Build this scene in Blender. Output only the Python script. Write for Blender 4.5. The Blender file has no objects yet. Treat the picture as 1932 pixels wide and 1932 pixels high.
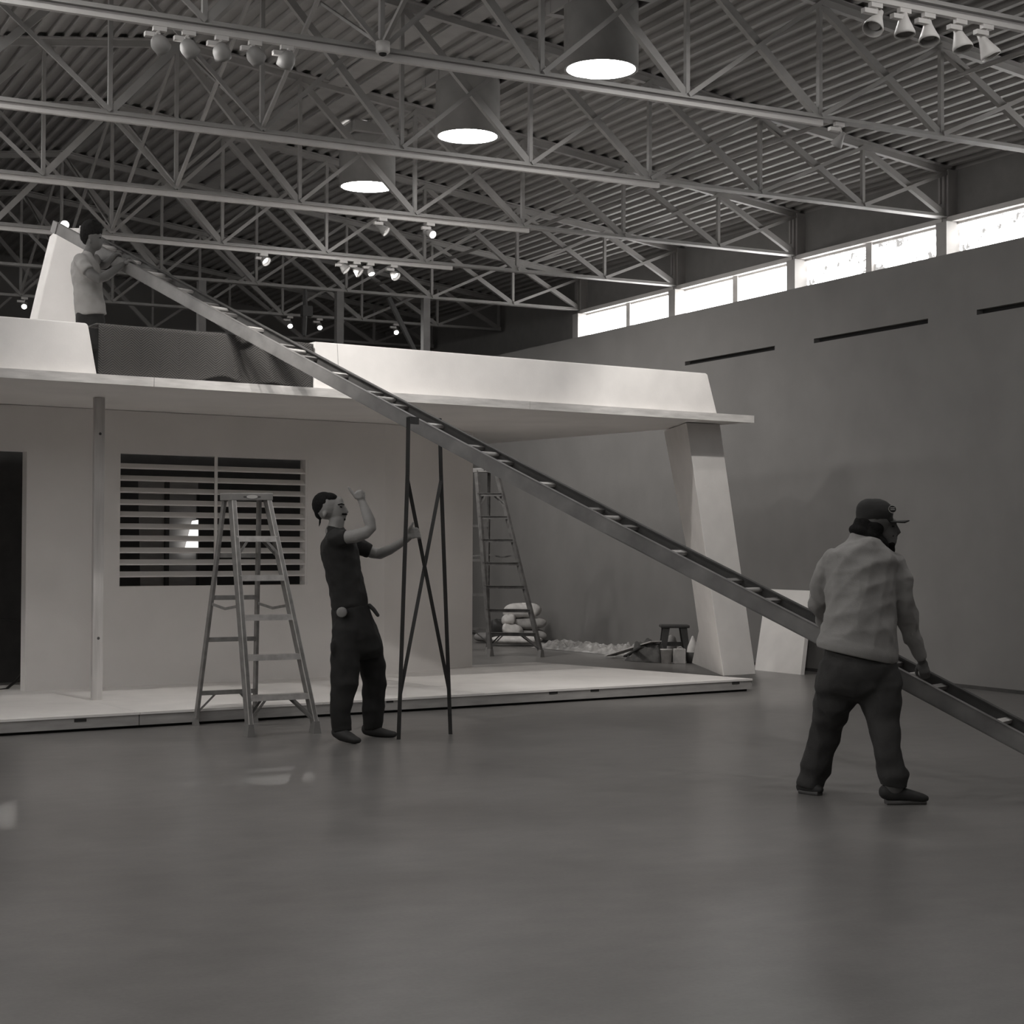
import bpy, bmesh, math, random
import numpy as np
from mathutils import Vector, Matrix

random.seed(7)
SC = bpy.context.scene
COL = SC.collection

# ------------------------------------------------------------------ camera
IMG = 1932.0
FPX, YAW, PIT, ROL, CH = 3126.34, 0.4776, 0.0217, 0.0036, 1.364
Fv = np.array([math.sin(YAW)*math.cos(PIT), math.cos(YAW)*math.cos(PIT), math.sin(PIT)])
Rt = np.array([math.cos(YAW), -math.sin(YAW), 0.0])
Up = np.cross(Rt, Fv)
Rv = Rt*math.cos(ROL) + Up*math.sin(ROL)
Uv = -Rt*math.sin(ROL) + Up*math.cos(ROL)
CAM = np.array([0.0, 0.0, CH])
cd = bpy.data.cameras.new('camera')
cd.sensor_width = 36.0
cd.lens = FPX/IMG*36.0
cd.clip_end = 200
cam = bpy.data.objects.new('camera', cd)
COL.objects.link(cam)
cam.matrix_world = Matrix(((Rv[0], Uv[0], -Fv[0], 0), (Rv[1], Uv[1], -Fv[1], 0), (Rv[2], Uv[2], -Fv[2], CH), (0, 0, 0, 1)))
SC.camera = cam

# ------------------------------------------------------------------ world and exposure
w = bpy.data.worlds.new('world')
SC.world = w
w.use_nodes = True
w.node_tree.nodes['Background'].inputs[0].default_value = (0.9, 0.95, 1.0, 1)
w.node_tree.nodes['Background'].inputs[1].default_value = 0.5
SC.view_settings.view_transform = 'Standard'
SC.view_settings.look = 'None'
SC.view_settings.gamma = 1.0
SC.view_settings.use_curve_mapping = False
SC.view_settings.exposure = 1.25

PANE_STRENGTH = 5.0      # daylight through the clerestory panes
TUBE_STRENGTH = 12.0      # daylight through the round roof tubes
FAR_POWER = 28.0         # each spot behind the stage house
LEG_POWER = 75.0          # the single spot near the windows, aimed at the slanted leg
SPOT_POWER = 60.0        # each gallery spot on the near track

# ------------------------------------------------------------------ pixel helpers
def ray(x, y):
    return Fv + (x-966)/FPX*Rv + (966-y)/FPX*Uv
def onz(x, y, z=0.0):
    r = ray(x, y); return CAM + r*((z-CH)/r[2])
def onX(x, y, X):
    r = ray(x, y); return CAM + r*(X/r[0])
def onY(x, y, Y):
    r = ray(x, y); return CAM + r*(Y/r[1])
def ond(x, y, d):
    return CAM + ray(x, y)*d
HA = 0.1151               # the stage house is turned a little against the hall
cu = np.array([math.cos(HA), math.sin(HA), 0.0]); cv = np.array([-math.sin(HA), math.cos(HA), 0.0]); cz = np.array([0, 0, 1.0])
def hp(u, v, z):
    return cu*u + cv*v + cz*z
def onv(x, y, v):
    r = ray(x, y); return CAM + r*(v/(r@cv))

# ------------------------------------------------------------------ materials
TINT = (1.0, 0.963, 0.934)
MATS = {}
def mat(name, g, rough=0.6, metal=0.0, var=0.12, scale=6.0, bump=0.0, bscale=40.0, spec=0.4, stretch=None, rvar=0.0):
    if name in MATS: return MATS[name]
    m = bpy.data.materials.new(name); m.use_nodes = True
    nt = m.node_tree; b = nt.nodes['Principled BSDF']
    b.inputs['Roughness'].default_value = rough
    b.inputs['Metallic'].default_value = metal
    b.inputs['Specular IOR Level'].default_value = spec
    tc = nt.nodes.new('ShaderNodeTexCoord')
    mp = nt.nodes.new('ShaderNodeMapping')
    if stretch: mp.inputs['Scale'].default_value = stretch
    nt.links.new(tc.outputs['Object'], mp.inputs['Vector'])
    nz = nt.nodes.new('ShaderNodeTexNoise'); nz.inputs['Scale'].default_value = scale; nz.inputs['Detail'].default_value = 6
    nt.links.new(mp.outputs[0], nz.inputs['Vector'])
    rp = nt.nodes.new('ShaderNodeValToRGB')
    rp.color_ramp.elements[0].position = 0.3; rp.color_ramp.elements[1].position = 0.7
    a = g*(1-var); c = min(g*(1+var), 0.95)
    rp.color_ramp.elements[0].color = (a*TINT[0], a*TINT[1], a*TINT[2], 1)
    rp.color_ramp.elements[1].color = (c*TINT[0], c*TINT[1], c*TINT[2], 1)
    nt.links.new(nz.outputs['Fac'], rp.inputs['Fac'])
    nt.links.new(rp.outputs['Color'], b.inputs['Base Color'])
    if bump > 0:
        n2 = nt.nodes.new('ShaderNodeTexNoise'); n2.inputs['Scale'].default_value = bscale; n2.inputs['Detail'].default_value = 4
        nt.links.new(mp.outputs[0], n2.inputs['Vector'])
        bp = nt.nodes.new('ShaderNodeBump'); bp.inputs['Strength'].default_value = bump; bp.inputs['Distance'].default_value = 0.01
        nt.links.new(n2.outputs['Fac'], bp.inputs['Height'])
        nt.links.new(bp.outputs['Normal'], b.inputs['Normal'])
    if rvar > 0:
        mr = nt.nodes.new('ShaderNodeMapRange')
        mr.inputs['To Min'].default_value = max(rough-rvar, 0.02); mr.inputs['To Max'].default_value = rough+rvar
        mr.inputs['From Min'].default_value = 0.3; mr.inputs['From Max'].default_value = 0.7
        nt.links.new(nz.outputs['Fac'], mr.inputs['Value'])
        nt.links.new(mr.outputs[0], b.inputs['Roughness'])
    MATS[name] = m
    return m
def emit(name, strength, g=1.0, dirt=0.0):
    if name in MATS: return MATS[name]
    m = bpy.data.materials.new(name); m.use_nodes = True
    nt = m.node_tree; nt.nodes.remove(nt.nodes['Principled BSDF'])
    e = nt.nodes.new('ShaderNodeEmission'); e.inputs['Strength'].default_value = strength
    e.inputs['Color'].default_value = (g, g*0.985, g*0.965, 1)
    if dirt > 0:
        tc = nt.nodes.new('ShaderNodeTexCoord')
        nz = nt.nodes.new('ShaderNodeTexNoise'); nz.inputs['Scale'].default_value = 4.5; nz.inputs['Detail'].default_value = 9; nz.inputs['Roughness'].default_value = 0.75
        nt.links.new(tc.outputs['Object'], nz.inputs['Vector'])
        rp = nt.nodes.new('ShaderNodeValToRGB')
        rp.color_ramp.elements[0].position = 0.43; rp.color_ramp.elements[1].position = 0.54
        k = 1-dirt
        rp.color_ramp.elements[0].color = (k, k*0.97, k*0.94, 1); rp.color_ramp.elements[1].color = (1, 0.985, 0.965, 1)
        nt.links.new(nz.outputs['Fac'], rp.inputs['Fac']); nt.links.new(rp.outputs['Color'], e.inputs['Color'])
    nt.links.new(e.outputs[0], nt.nodes['Material Output'].inputs['Surface'])
    MATS[name] = m
    return m

M_WALL = mat('dark_grey_wall_paint', 0.20, 0.75, var=0.06, scale=2.0, bump=0.05, bscale=60)
M_UPPER = mat('upper_wall_paint', 0.20, 0.8, var=0.06)
M_DECK = mat('painted_roof_deck', 0.25, 0.55, var=0.08, scale=3)
M_STEEL = mat('painted_truss_steel', 0.27, 0.5, var=0.08, scale=5)
M_TRACK = mat('pale_track_enamel', 0.46, 0.4, var=0.05)
M_FRAME = mat('window_frame_paint', 0.5, 0.5, var=0.06)
M_COLUMN = mat('column_paint', 0.32, 0.6, var=0.06)
M_DUCT = mat('galvanised_tube', 0.20, 0.65, metal=0.0, var=0.15, scale=4)
M_DARK = mat('dark_void', 0.02, 0.9, var=0.1)
M_PLASTER = mat('house_wall_paint', 0.76, 0.8, var=0.05, scale=1.5, bump=0.08, bscale=80)
M_WHITE = mat('white_panel_paint', 0.74, 0.7, var=0.05, scale=4, bump=0.05, bscale=60)
M_PINE = mat('pine_board', 0.60, 0.65, var=0.16, scale=5, bump=0.1, stretch=(0.6, 6, 6))
M_PINEV = mat('pine_upright', 0.55, 0.65, var=0.16, scale=4, bump=0.1, stretch=(7, 7, 0.5))
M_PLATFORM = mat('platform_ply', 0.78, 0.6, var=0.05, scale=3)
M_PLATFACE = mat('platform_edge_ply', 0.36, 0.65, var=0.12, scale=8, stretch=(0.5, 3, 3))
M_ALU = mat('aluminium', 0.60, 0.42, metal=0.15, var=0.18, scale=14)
M_ALUDARK = mat('aluminium_side', 0.26, 0.5, metal=0.3, var=0.2, scale=14)  # darker aluminium copy, shading of the ladder sides put into the colour
M_BLACKMETAL = mat('black_steel', 0.035, 0.5, var=0.2)
M_PLASTIC = mat('grey_plastic', 0.22, 0.5, var=0.1)
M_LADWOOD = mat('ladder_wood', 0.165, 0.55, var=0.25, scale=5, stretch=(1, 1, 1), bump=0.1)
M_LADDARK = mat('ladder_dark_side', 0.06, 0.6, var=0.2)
M_RUNG = mat('ladder_rung', 0.5, 0.4, var=0.1)

# ------------------------------------------------------------------ mesh helpers
def V(p): return np.array([float(p[0]), float(p[1]), float(p[2])])
def unit(v):
    n = np.linalg.norm(v); return v/n if n > 1e-12 else v
class MB:
    def __init__(s): s.v = []; s.f = []; s.smooth = []
    def add(s, vs, fs, smooth=False):
        o = len(s.v); s.v += [V(p) for p in vs]
        for f in fs: s.f.append([i+o for i in f]); s.smooth.append(smooth)
        return s
    def hexa(s, p):          # 8 corners: bottom ring then top ring
        return s.add(p, [(3, 2, 1, 0), (4, 5, 6, 7), (0, 1, 5, 4), (1, 2, 6, 5), (2, 3, 7, 6), (3, 0, 4, 7)])
    def box(s, a, b):
        x0, y0, z0 = a; x1, y1, z1 = b
        return s.hexa([(x0, y0, z0), (x1, y0, z0), (x1, y1, z0), (x0, y1, z0), (x0, y0, z1), (x1, y0, z1), (x1, y1, z1), (x0, y1, z1)])
    def hbox(s, a, b):       # box in the house's own axes
        x0, y0, z0 = a; x1, y1, z1 = b
        return s.hexa([hp(*q) for q in [(x0, y0, z0), (x1, y0, z0), (x1, y1, z0), (x0, y1, z0), (x0, y0, z1), (x1, y0, z1), (x1, y1, z1), (x0, y1, z1)]])
    def bar(s, p, q, w, h, up=(0, 0, 1)):
        p = V(p); q = V(q); t = unit(q-p); up = V(up)
        if abs(t@up) > 0.98: up = np.array([0, 1.0, 0])
        a = unit(np.cross(t, up)); b = np.cross(a, t)
        a = a*w/2; b = b*h/2
        return s.hexa([p-a-b, p+a-b, q+a-b, q-a-b, p-a+b, p+a+b, q+a+b, q-a+b])
    def prism(s, poly, off):  # polygon (world points) extruded by a vector
        n = len(poly); o = V(off); a = [V(p) for p in poly]
        fs = [tuple(range(n-1, -1, -1)), tuple(range(n, 2*n))] + [(i, (i+1) % n, n+(i+1) % n, n+i) for i in range(n)]
        return s.add(a+[p+o for p in a], fs)
    def tube(s, pts, r, n=8, caps=True):
        pts = [V(p) for p in pts]; k = len(pts)
        rs = r if hasattr(r, '__len__') else [r]*k
        vs = []; ref = np.array([0, 0, 1.0])
        for i, p in enumerate(pts):
            t = unit(pts[min(i+1, k-1)]-pts[max(i-1, 0)])
            if abs(t@ref) > 0.95: ref = np.array([0, 1.0, 0.2])
            a = unit(np.cross(t, ref)); b = np.cross(t, a)
            for j in range(n):
                an = 2*math.pi*j/n; vs.append(p+rs[i]*(math.cos(an)*a+math.sin(an)*b))
        fs = [(i*n+j, i*n+(j+1) % n, (i+1)*n+(j+1) % n, (i+1)*n+j) for i in range(k-1) for j in range(n)]
        s.add(vs, fs, True)
        if caps: s.add([vs[j] for j in range(n)], [tuple(range(n-1, -1, -1))]); s.add([vs[(k-1)*n+j] for j in range(n)], [tuple(range(n))])
        return s
    def lathe(s, o, ax, prof, n=20):   # prof: (distance along axis, radius)
        o = V(o); ax = unit(V(ax)); ref = np.array([0, 0, 1.0]) if abs(ax[2]) < 0.9 else np.array([1.0, 0, 0])
        a = unit(np.cross(ax, ref)); b = np.cross(ax, a); vs = []
        for d, r in prof:
            for j in range(n):
                an = 2*math.pi*j/n; vs.append(o+ax*d+r*(math.cos(an)*a+math.sin(an)*b))
        fs = [(i*n+j, i*n+(j+1) % n, (i+1)*n+(j+1) % n, (i+1)*n+j) for i in range(len(prof)-1) for j in range(n)]
        return s.add(vs, fs, True)
    def disc(s, o, ax, r, n=32):
        o = V(o); ax = unit(V(ax)); ref = np.array([0, 0, 1.0]) if abs(ax[2]) < 0.9 else np.array([1.0, 0, 0])
        a = unit(np.cross(ax, ref)); b = np.cross(ax, a)
        return s.add([o+r*(math.cos(2*math.pi*j/n)*a+math.sin(2*math.pi*j/n)*b) for j in range(n)], [tuple(range(n))])
    def grid(s, fn, nu, nv, smooth=True):
        vs = [fn(i/nu, j/nv) for j in range(nv+1) for i in range(nu+1)]
        fs = [(j*(nu+1)+i, j*(nu+1)+i+1, (j+1)*(nu+1)+i+1, (j+1)*(nu+1)+i) for j in range(nv) for i in range(nu)]
        return s.add(vs, fs, smooth)
    def build(s, name, m, parent=None, base=None, bevel=0.0):
        if parent is not None: base = BASE[parent.name]
        if base is None: base = np.array([0, 0, 0.0])
        me = bpy.data.meshes.new(name)
        me.from_pydata([tuple(p-base) for p in s.v], [], s.f)
        me.polygons.foreach_set('use_smooth', s.smooth)
        me.materials.append(m); me.update()
        o = bpy.data.objects.new(name, me); COL.objects.link(o)
        if parent is not None: o.parent = parent
        else: o.location = tuple(base)
        BASE[o.name] = base
        if bevel > 0:
            bv = o.modifiers.new('bevel', 'BEVEL'); bv.width = bevel; bv.segments = 2; bv.limit_method = 'ANGLE'
        return o
BASE = {}
def tag(o, label=None, cat=None, group=None, kind=None):
    if label: o['label'] = label
    if cat: o['category'] = cat
    if group: o['group'] = group
    if kind: o['kind'] = kind
    return o
def thing(name, base, label=None, cat=None, group=None, kind=None):
    o = bpy.data.objects.new(name, None); COL.objects.link(o)
    o.empty_display_size = 0.1
    o.location = tuple(base); BASE[o.name] = V(base)
    return tag(o, label, cat, group, kind)
def copy_tree(o, parent=None):
    c = o.copy(); COL.objects.link(c)
    if parent is not None: c.parent = parent
    for ch in list(o.children): copy_tree(ch, c)
    return c

# ================================================================== the hall
XR, PAN, PEND = 4.503, 1.281, 1.115          # ridge line, truss panel, end panel
YT = lambda j: 13.315 + (j-1)*2.587          # truss lines, j = 1 is the second truss in view
XE = XR + 5*PAN + PEND                       # truss end = window plane
ZB = 4.884                                   # node height of the bottom chord
ROOF = lambda X: 6.34 - 0.1286*abs(X-XR)     # underside of the deck
XL = 2*XR - XE
XW = 11.49                                   # face of the exhibition wall
Y0, Y1 = -7.0, 28.6

# --- floor
def floor_material():
    m = bpy.data.materials.new('polished_concrete'); m.use_nodes = True
    nt = m.node_tree; b = nt.nodes['Principled BSDF']
    tc = nt.nodes.new('ShaderNodeTexCoord')
    big = nt.nodes.new('ShaderNodeTexNoise'); big.inputs['Scale'].default_value = 0.9; big.inputs['Detail'].default_value = 5; big.inputs['Roughness'].default_value = 0.6
    nt.links.new(tc.outputs['Object'], big.inputs['Vector'])
    mp = nt.nodes.new('ShaderNodeMapping'); mp.inputs['Scale'].default_value = (1.6, 2.6, 1); mp.inputs['Rotation'].default_value = (0, 0, 0.45)
    nt.links.new(tc.outputs['Object'], mp.inputs['Vector'])
    st = nt.nodes.new('ShaderNodeTexNoise'); st.inputs['Scale'].default_value = 3.0; st.inputs['Detail'].default_value = 6
    nt.links.new(mp.outputs[0], st.inputs['Vector'])
    rp = nt.nodes.new('ShaderNodeValToRGB')
    rp.color_ramp.elements[0].position = 0.1; rp.color_ramp.elements[1].position = 0.9
    nt.links.new(big.outputs['Fac'], rp.inputs['Fac'])
    a, c = 0.130, 0.240
    rp.color_ramp.elements[0].color = (a, a*0.955, a*0.92, 1); rp.color_ramp.elements[1].color = (c, c*0.955, c*0.92, 1)
    gr = nt.nodes.new('ShaderNodeTexNoise'); gr.inputs['Scale'].default_value = 55; gr.inputs['Detail'].default_value = 3
    nt.links.new(tc.outputs['Object'], gr.inputs['Vector'])
    gm = nt.nodes.new('ShaderNodeMapRange'); gm.inputs['From Min'].default_value = 0.1; gm.inputs['From Max'].default_value = 0.9; gm.inputs['To Min'].default_value = 0.88; gm.inputs['To Max'].default_value = 1.12
    nt.links.new(gr.outputs['Fac'], gm.inputs['Value'])
    sm = nt.nodes.new('ShaderNodeMapRange'); sm.inputs['From Min'].default_value = 0.1; sm.inputs['From Max'].default_value = 0.9; sm.inputs['To Min'].default_value = 0.82; sm.inputs['To Max'].default_value = 1.18
    nt.links.new(st.outputs['Fac'], sm.inputs['Value'])
    pm = nt.nodes.new('ShaderNodeMath'); pm.operation = 'MULTIPLY'
    nt.links.new(gm.outputs[0], pm.inputs[0]); nt.links.new(sm.outputs[0], pm.inputs[1])
    vm = nt.nodes.new('ShaderNodeVectorMath'); vm.operation = 'SCALE'
    nt.links.new(rp.outputs['Color'], vm.inputs[0]); nt.links.new(pm.outputs[0], vm.inputs['Scale'])
    nt.links.new(vm.outputs[0], b.inputs['Base Color'])
    mr = nt.nodes.new('ShaderNodeMapRange'); mr.inputs['From Min'].default_value = 0.1; mr.inputs['From Max'].default_value = 0.9
    mr.inputs['To Min'].default_value = 0.27; mr.inputs['To Max'].default_value = 0.33
    nt.links.new(big.outputs['Fac'], mr.inputs['Value']); nt.links.new(mr.outputs[0], b.inputs['Roughness'])
    b.inputs['Specular IOR Level'].default_value = 0.45
    return m
tag(MB().box((XL-0.3, Y0-0.3, -0.2), (XE+0.6, Y1+0.3, 0.0)).build('floor', floor_material()), 'wide polished grey concrete floor of the hall', 'floor', kind='structure')

# --- exhibition wall on the right with long air slots
slots = [(15.60, 17.48), (13.00, 14.87), (10.40, 12.30), (7.8, 9.7), (5.2, 7.1)]
m = MB()
zt = 4.328
m.box((XW, Y0, 0), (XW+0.16, Y1, 3.665)).box((XW, Y0, 3.715), (XW+0.16, Y1, zt))
e = Y1
for a, b_ in slots:
    m.box((XW, b_, 3.665), (XW+0.16, e, 3.715)); e = a
m.box((XW, Y0, 3.665), (XW+0.16, e, 3.715))
wr = tag(m.build('wall_right', M_WALL), 'tall dark grey exhibition wall along the right side', 'wall', kind='structure')
for a, b_ in slots:
    MB().box((XW+0.08, a, 3.66), (XW+0.10, b_, 3.72)).build('air_slot', M_DARK, wr)
tag(MB().box((XW-0.012, Y0, 0.0), (XW-0.001, Y1, 0.035)).build('baseboard_right', M_LADDARK), 'thin dark base strip under the right wall', 'baseboard', kind='structure')

# --- outer wall with clerestory windows
XO = XE + 0.10
m = MB()
m.box((XO, Y0, 0), (XO+0.2, Y1, 4.2)).box((XO, Y0, 4.845), (XO+0.2, Y1, 5.5)).box((XO, YT(4)+0.06, 4.2), (XO+0.2, Y1, 4.845))
tag(m.build('wall_outer', M_UPPER), 'dark band of upper wall above the clerestory windows', 'wall', kind='structure')
M_PANE = emit('daylit_pane', PANE_STRENGTH)
M_PANED = emit('grimy_daylit_pane', PANE_STRENGTH, dirt=0.95)
n = 0
for j in range(-4, 5):
    ya, yb = YT(j-1), YT(j)
    n += 1
    wn = thing('window_%d' % n, (XO, (ya+yb)/2, 4.2), 'clerestory window band between two roof trusses', 'window', kind='structure')
    f = MB()
    f.box((XE-0.03, ya+0.04, 4.795), (XO+0.06, yb-0.04, 4.85))
    f.box((XE+0.0, ya+0.04, 4.2), (XO+0.06, yb-0.04, 4.26))
    f.build('head_and_sill', M_FRAME, wn)
    ym = (ya+yb)/2
    for k, (p, q) in enumerate(((ya+0.13, ym), (ym, yb-0.05))):
        fr = MB()
        fr.box((XE+0.03, p, 4.26), (XO+0.02, p+0.05, 4.795)).box((XE+0.03, q-0.05, 4.26), (XO+0.02, q, 4.795))
        fr.box((XE+0.05, p+0.05, 4.77), (XO+0.02, q-0.05, 4.795)).box((XE+0.05, p+0.05, 4.26), (XO+0.02, q-0.05, 4.29))
        fr.build('casement_frame', M_FRAME, wn)
        MB().box((XO-0.02, p+0.05, 4.29), (XO-0.008, q-0.05, 4.77)).build('pane', M_PANED if j in (1, 2) else M_PANE, wn)
cn = 0
for j in range(-5, 5):
    tag(MB().box((XE-0.10, YT(j)-0.11, 0), (XO+0.02, YT(j)+0.05, 4.79)).box((XE-0.02, YT(j)-0.05, 4.79), (XO+0.02, YT(j)+0.05, ROOF(XE)-0.02)).box((XE-0.06, YT(j)+0.03, 5.0), (XE-0.03, YT(j)+0.06, 5.28)).build('trim_%d' % (cn+1), M_COLUMN),
        'painted steel column of the window wall under a truss end', 'column', kind='structure'); cn += 1

# --- the other walls close the hall
m = MB(); m.box((XL-0.3, Y0, 0), (XL-0.1, Y1, 4.2)).box((XL-0.3, Y0, 4.85), (XL-0.1, Y1, 5.5)).box((XL-0.3, YT(4), 4.2), (XL-0.1, Y1, 4.85))
tag(m.build('wall_left', M_WALL), 'dark grey wall on the far left side of the hall', 'wall', kind='structure')
for j in range(-4, 5):  # left windows are unseen, added for ambient light
    n += 1
    wn = thing('window_%d' % n, (XL-0.1, (YT(j-1)+YT(j))/2, 4.2), 'unseen clerestory window band added in the left wall for ambient light', 'window', kind='structure')
    MB().box((XL-0.14, YT(j-1)+0.1, 4.29), (XL-0.128, YT(j)-0.1, 4.77)).build('pane', M_PANE, wn)
    MB().box((XL-0.16, YT(j-1), 4.2), (XL-0.05, YT(j), 4.29)).box((XL-0.16, YT(j-1), 4.77), (XL-0.05, YT(j), 4.85)).build('head_and_sill', M_FRAME, wn)
tag(MB().box((XL-0.3, Y1, 0), (XO+0.2, Y1+0.2, 6.6)).build('wall_back', M_WALL), 'dark far end wall of the hall behind the trusses', 'wall', kind='structure')
tag(MB().box((XL-0.3, Y0-0.2, 0), (XO+0.2, Y0, 6.6)).build('wall_front', M_WALL), 'end wall of the hall behind the viewer', 'wall', kind='structure')

# --- corrugated roof deck, laid in sheets of six ribs
RIB, DEP = 0.1524, 0.042
ceil = MB()
ceil.prism([(XR, Y0, ROOF(XR)+0.06), (XO+0.3, Y0, ROOF(XO+0.3)+0.06), (XO+0.3, Y0, ROOF(XO+0.3)+0.2), (XR, Y0, ROOF(XR)+0.2)], (0, Y1-Y0, 0))
ceil.prism([(XR, Y0, ROOF(XR)+0.06), (XR, Y0, ROOF(XR)+0.2), (XL-0.3, Y0, ROOF(XL-0.3)+0.2), (XL-0.3, Y0, ROOF(XL-0.3)+0.06)], (0, Y1-Y0, 0))
ce = tag(ceil.build('ceiling', M_DECK), 'low pitched roof of ribbed metal deck over the hall', 'ceiling', kind='structure')
def deck_sheet(x0, sgn):
    prof = []
    for k in range(6):
        a = x0 + sgn*k*RIB
        for dx, dz in ((0, 0), (0.040, 0), (0.055, DEP), (0.1374, DEP)):
            prof.append((a+sgn*dx, ROOF(a+sgn*dx)+dz))
    a = x0+sgn*6*RIB
    prof.append((a, ROOF(a)))
    m = MB()
    vs = [(x, y, z) for y in (Y0, Y1) for x, z in prof]; k = len(prof)
    m.add(vs, [(i, i+1, k+i+1, k+i) for i in range(k-1)])
    return m.build('deck_sheet', M_DECK, ce)
for k in range(9):
    deck_sheet(XR + k*6*RIB, 1); deck_sheet(XR - k*6*RIB, -1)

# --- roof trusses
def node(i):
    if i == 0: return XE
    if i == 12: return XL
    return XR + (6-i)*PAN
truss = thing('roof_truss', (0, 0, ZB), group='roof trusses')
BASE[truss.name] = np.array([0, 0, 0.0])
m = MB()
for sx in (XE, XL):
    s = 1 if sx > XR else -1
    a = (XR, 0, ROOF(XR)-0.035); b = (sx, 0, ROOF(sx)-0.035)
    m.bar(a, b, 0.055, 0.07)
    m.bar((XR, 0, ROOF(XR)-0.006), (sx, 0, ROOF(sx)-0.006), 0.17, 0.012)
m.build('top_chord', M_STEEL, truss)
m = MB(); m.box((XL, -0.022, ZB-0.032), (XE, 0.022, ZB)).box((XL, -0.055, ZB-0.04), (XE, 0.055, ZB-0.031))
m.build('bottom_chord', M_STEEL, truss)
for i in range(13):
    X = node(i)
    if i in (0, 12): X += -0.03 if i == 0 else 0.03
    MB().bar((X, 0, ZB-0.02), (X, 0, ROOF(X)-0.03), 0.034, 0.04).build('vertical', M_STEEL, truss)
for i in range(12):
    a, b = node(i), node(i+1)
    right = i < 6
    hi, lo = (b, a) if right else (a, b)       # the heavy diagonal falls away from the ridge
    MB().bar((hi, 0.012, ROOF(hi)-0.05), (lo, 0.012, ZB-0.012), 0.05, 0.062).build('diagonal', M_STEEL, truss)
    MB().bar((lo, -0.03, ROOF(lo)-0.05), (hi, -0.03, ZB-0.012), 0.022, 0.036).build('counter_diagonal', M_STEEL, truss)
truss.location = (0, YT(0), 0)
TL = {0: 'roof truss crossing the top left corner, carrying the round domed spots', 1: 'second complete roof truss from the top, ending beside the rightmost whole window',
      2: 'third roof truss from the top, passing between the two lower round skylights', 3: 'fourth roof truss with a pale track holding five lit spots',
      4: 'darker roof truss carried by slim posts behind the workers', 5: 'farthest roof truss ending on solid wall left of the windows', 6: 'dim roof truss near the far end wall',
      -1: 'roof truss cutting the top right corner above the row of five spots', -2: 'roof truss overhead in front of the viewer', -3: 'roof truss overhead above the viewer'}
TR = {0: truss}
truss['label'] = TL[0]; truss['category'] = 'roof truss'
for j in (-3, -2, -1, 1, 2, 3, 4, 5, 6):
    t = copy_tree(truss); t.location = (0, YT(j), 0); t['label'] = TL[j]; TR[j] = t
# sway braces between the trusses along the ridge, and beams beside the roof tubes
for j in range(-2, 6):
    o = MB().bar((XR, YT(j), ZB), (XR, YT(j-1), ROOF(XR)-0.06), 0.03, 0.03).bar((XR+0.04, YT(j-1), ZB), (XR+0.04, YT(j), ROOF(XR)-0.06), 0.022, 0.022).build('sway_brace', M_STEEL)
    tag(o, ['slim crossed sway brace at the ridge between trusses, ', ''][0] + ['above the viewer', 'in front of the viewer', 'at the top edge of the picture', 'between the first and second trusses', 'between the second and third trusses', 'between the third and fourth trusses', 'above the white tapered fin', 'beside the farthest truss'][j+2], 'brace', 'sway braces')
for X, lab in ((6.15, 'long flat roof beam running beside the skylight tubes, inner one'), (6.42, 'long flat roof beam touching the skylight tube curbs')):
    tag(MB().bar((X, YT(-3), ROOF(X)-0.012), (X, YT(5), ROOF(X)-0.012), 0.16, 0.02, (0.1286, 0, 1)).build('roof_beam', M_STEEL), lab, 'beam')
tag(MB().tube([(9.9, Y0+0.5, 5.44), (9.9, YT(5), 5.44)], 0.024, 8).build('sprinkler_pipe', M_STEEL), 'thin sprinkler pipe running under the deck towards the windows', 'pipe')

# --- round skylight tubes; left-slope row unseen, added to light the far bays
M_SKY = emit('daylight_diffuser', TUBE_STRENGTH)
TUBES = {0: 'nearest and largest round skylight tube glowing white', 1: 'middle round skylight tube glowing white', 2: 'smallest round skylight tube, cut by a truss diagonal'}
for j in range(-3, 6):
    for X in (7.055, 2*XR-7.055):
        yc = (YT(j)+YT(j+1))/2
        if X > XR and j > 2: continue
        t = thing('skylight_tube', (X, yc, 5.405), (TUBES.get(j) or 'round skylight tube on the right slope, %s before the truss at the top left' % ('three bays', 'two bays', 'one bay')[j+3]) if X > XR else 'unseen round skylight tube added for light on the left roof slope, %s from the front wall' % ('first', 'second', 'third', 'fourth', 'fifth', 'sixth', 'seventh', 'eighth', 'ninth')[j+3], 'skylight', 'round skylight tubes')
        zt_ = ROOF(X)+0.03
        MB().lathe((X, yc, 5.405), (0, 0, 1), [(0.004, 0.292), (0.0, 0.312), (0, 0.316), (zt_-5.405, 0.316)], 40).build('tube', M_DUCT, t)
        MB().box((X-0.315, yc-0.315, zt_-0.11), (X-0.285, yc+0.315, zt_)).box((X+0.285, yc-0.315, zt_-0.11), (X+0.315, yc+0.315, zt_)).box((X-0.315, yc-0.40, zt_-0.11), (X+0.315, yc-0.32, zt_)).box((X-0.315, yc+0.32, zt_-0.11), (X+0.315, yc+0.40, zt_)).build('curb', M_STEEL, t)
        MB().disc((X, yc, 5.412), (0, 0, -1), 0.30, 40).build('diffuser', M_SKY, t)

# --- lighting tracks under the trusses
for j, (xa, xb), lab in ((-1, (6.2, 11.0), 'pale lighting track with five spots in the top right corner'), (0, (1.0, 8.37), 'long lighting track under the nearest truss in view'),
                         (1, (1.0, 8.45), 'long pale lighting track under the second truss'), (2, (1.5, 8.42), 'long pale lighting track holding two spots'),
                         (3, (2.5, 8.72), 'long pale lighting track holding five lit spots')):
    m = MB(); m.box((xa, YT(j)-0.02, ZB-0.088), (xb, YT(j)+0.02, ZB-0.041))
    tag(m.build('lighting_track', M_TRACK), lab, 'track', 'lighting tracks')

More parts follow.
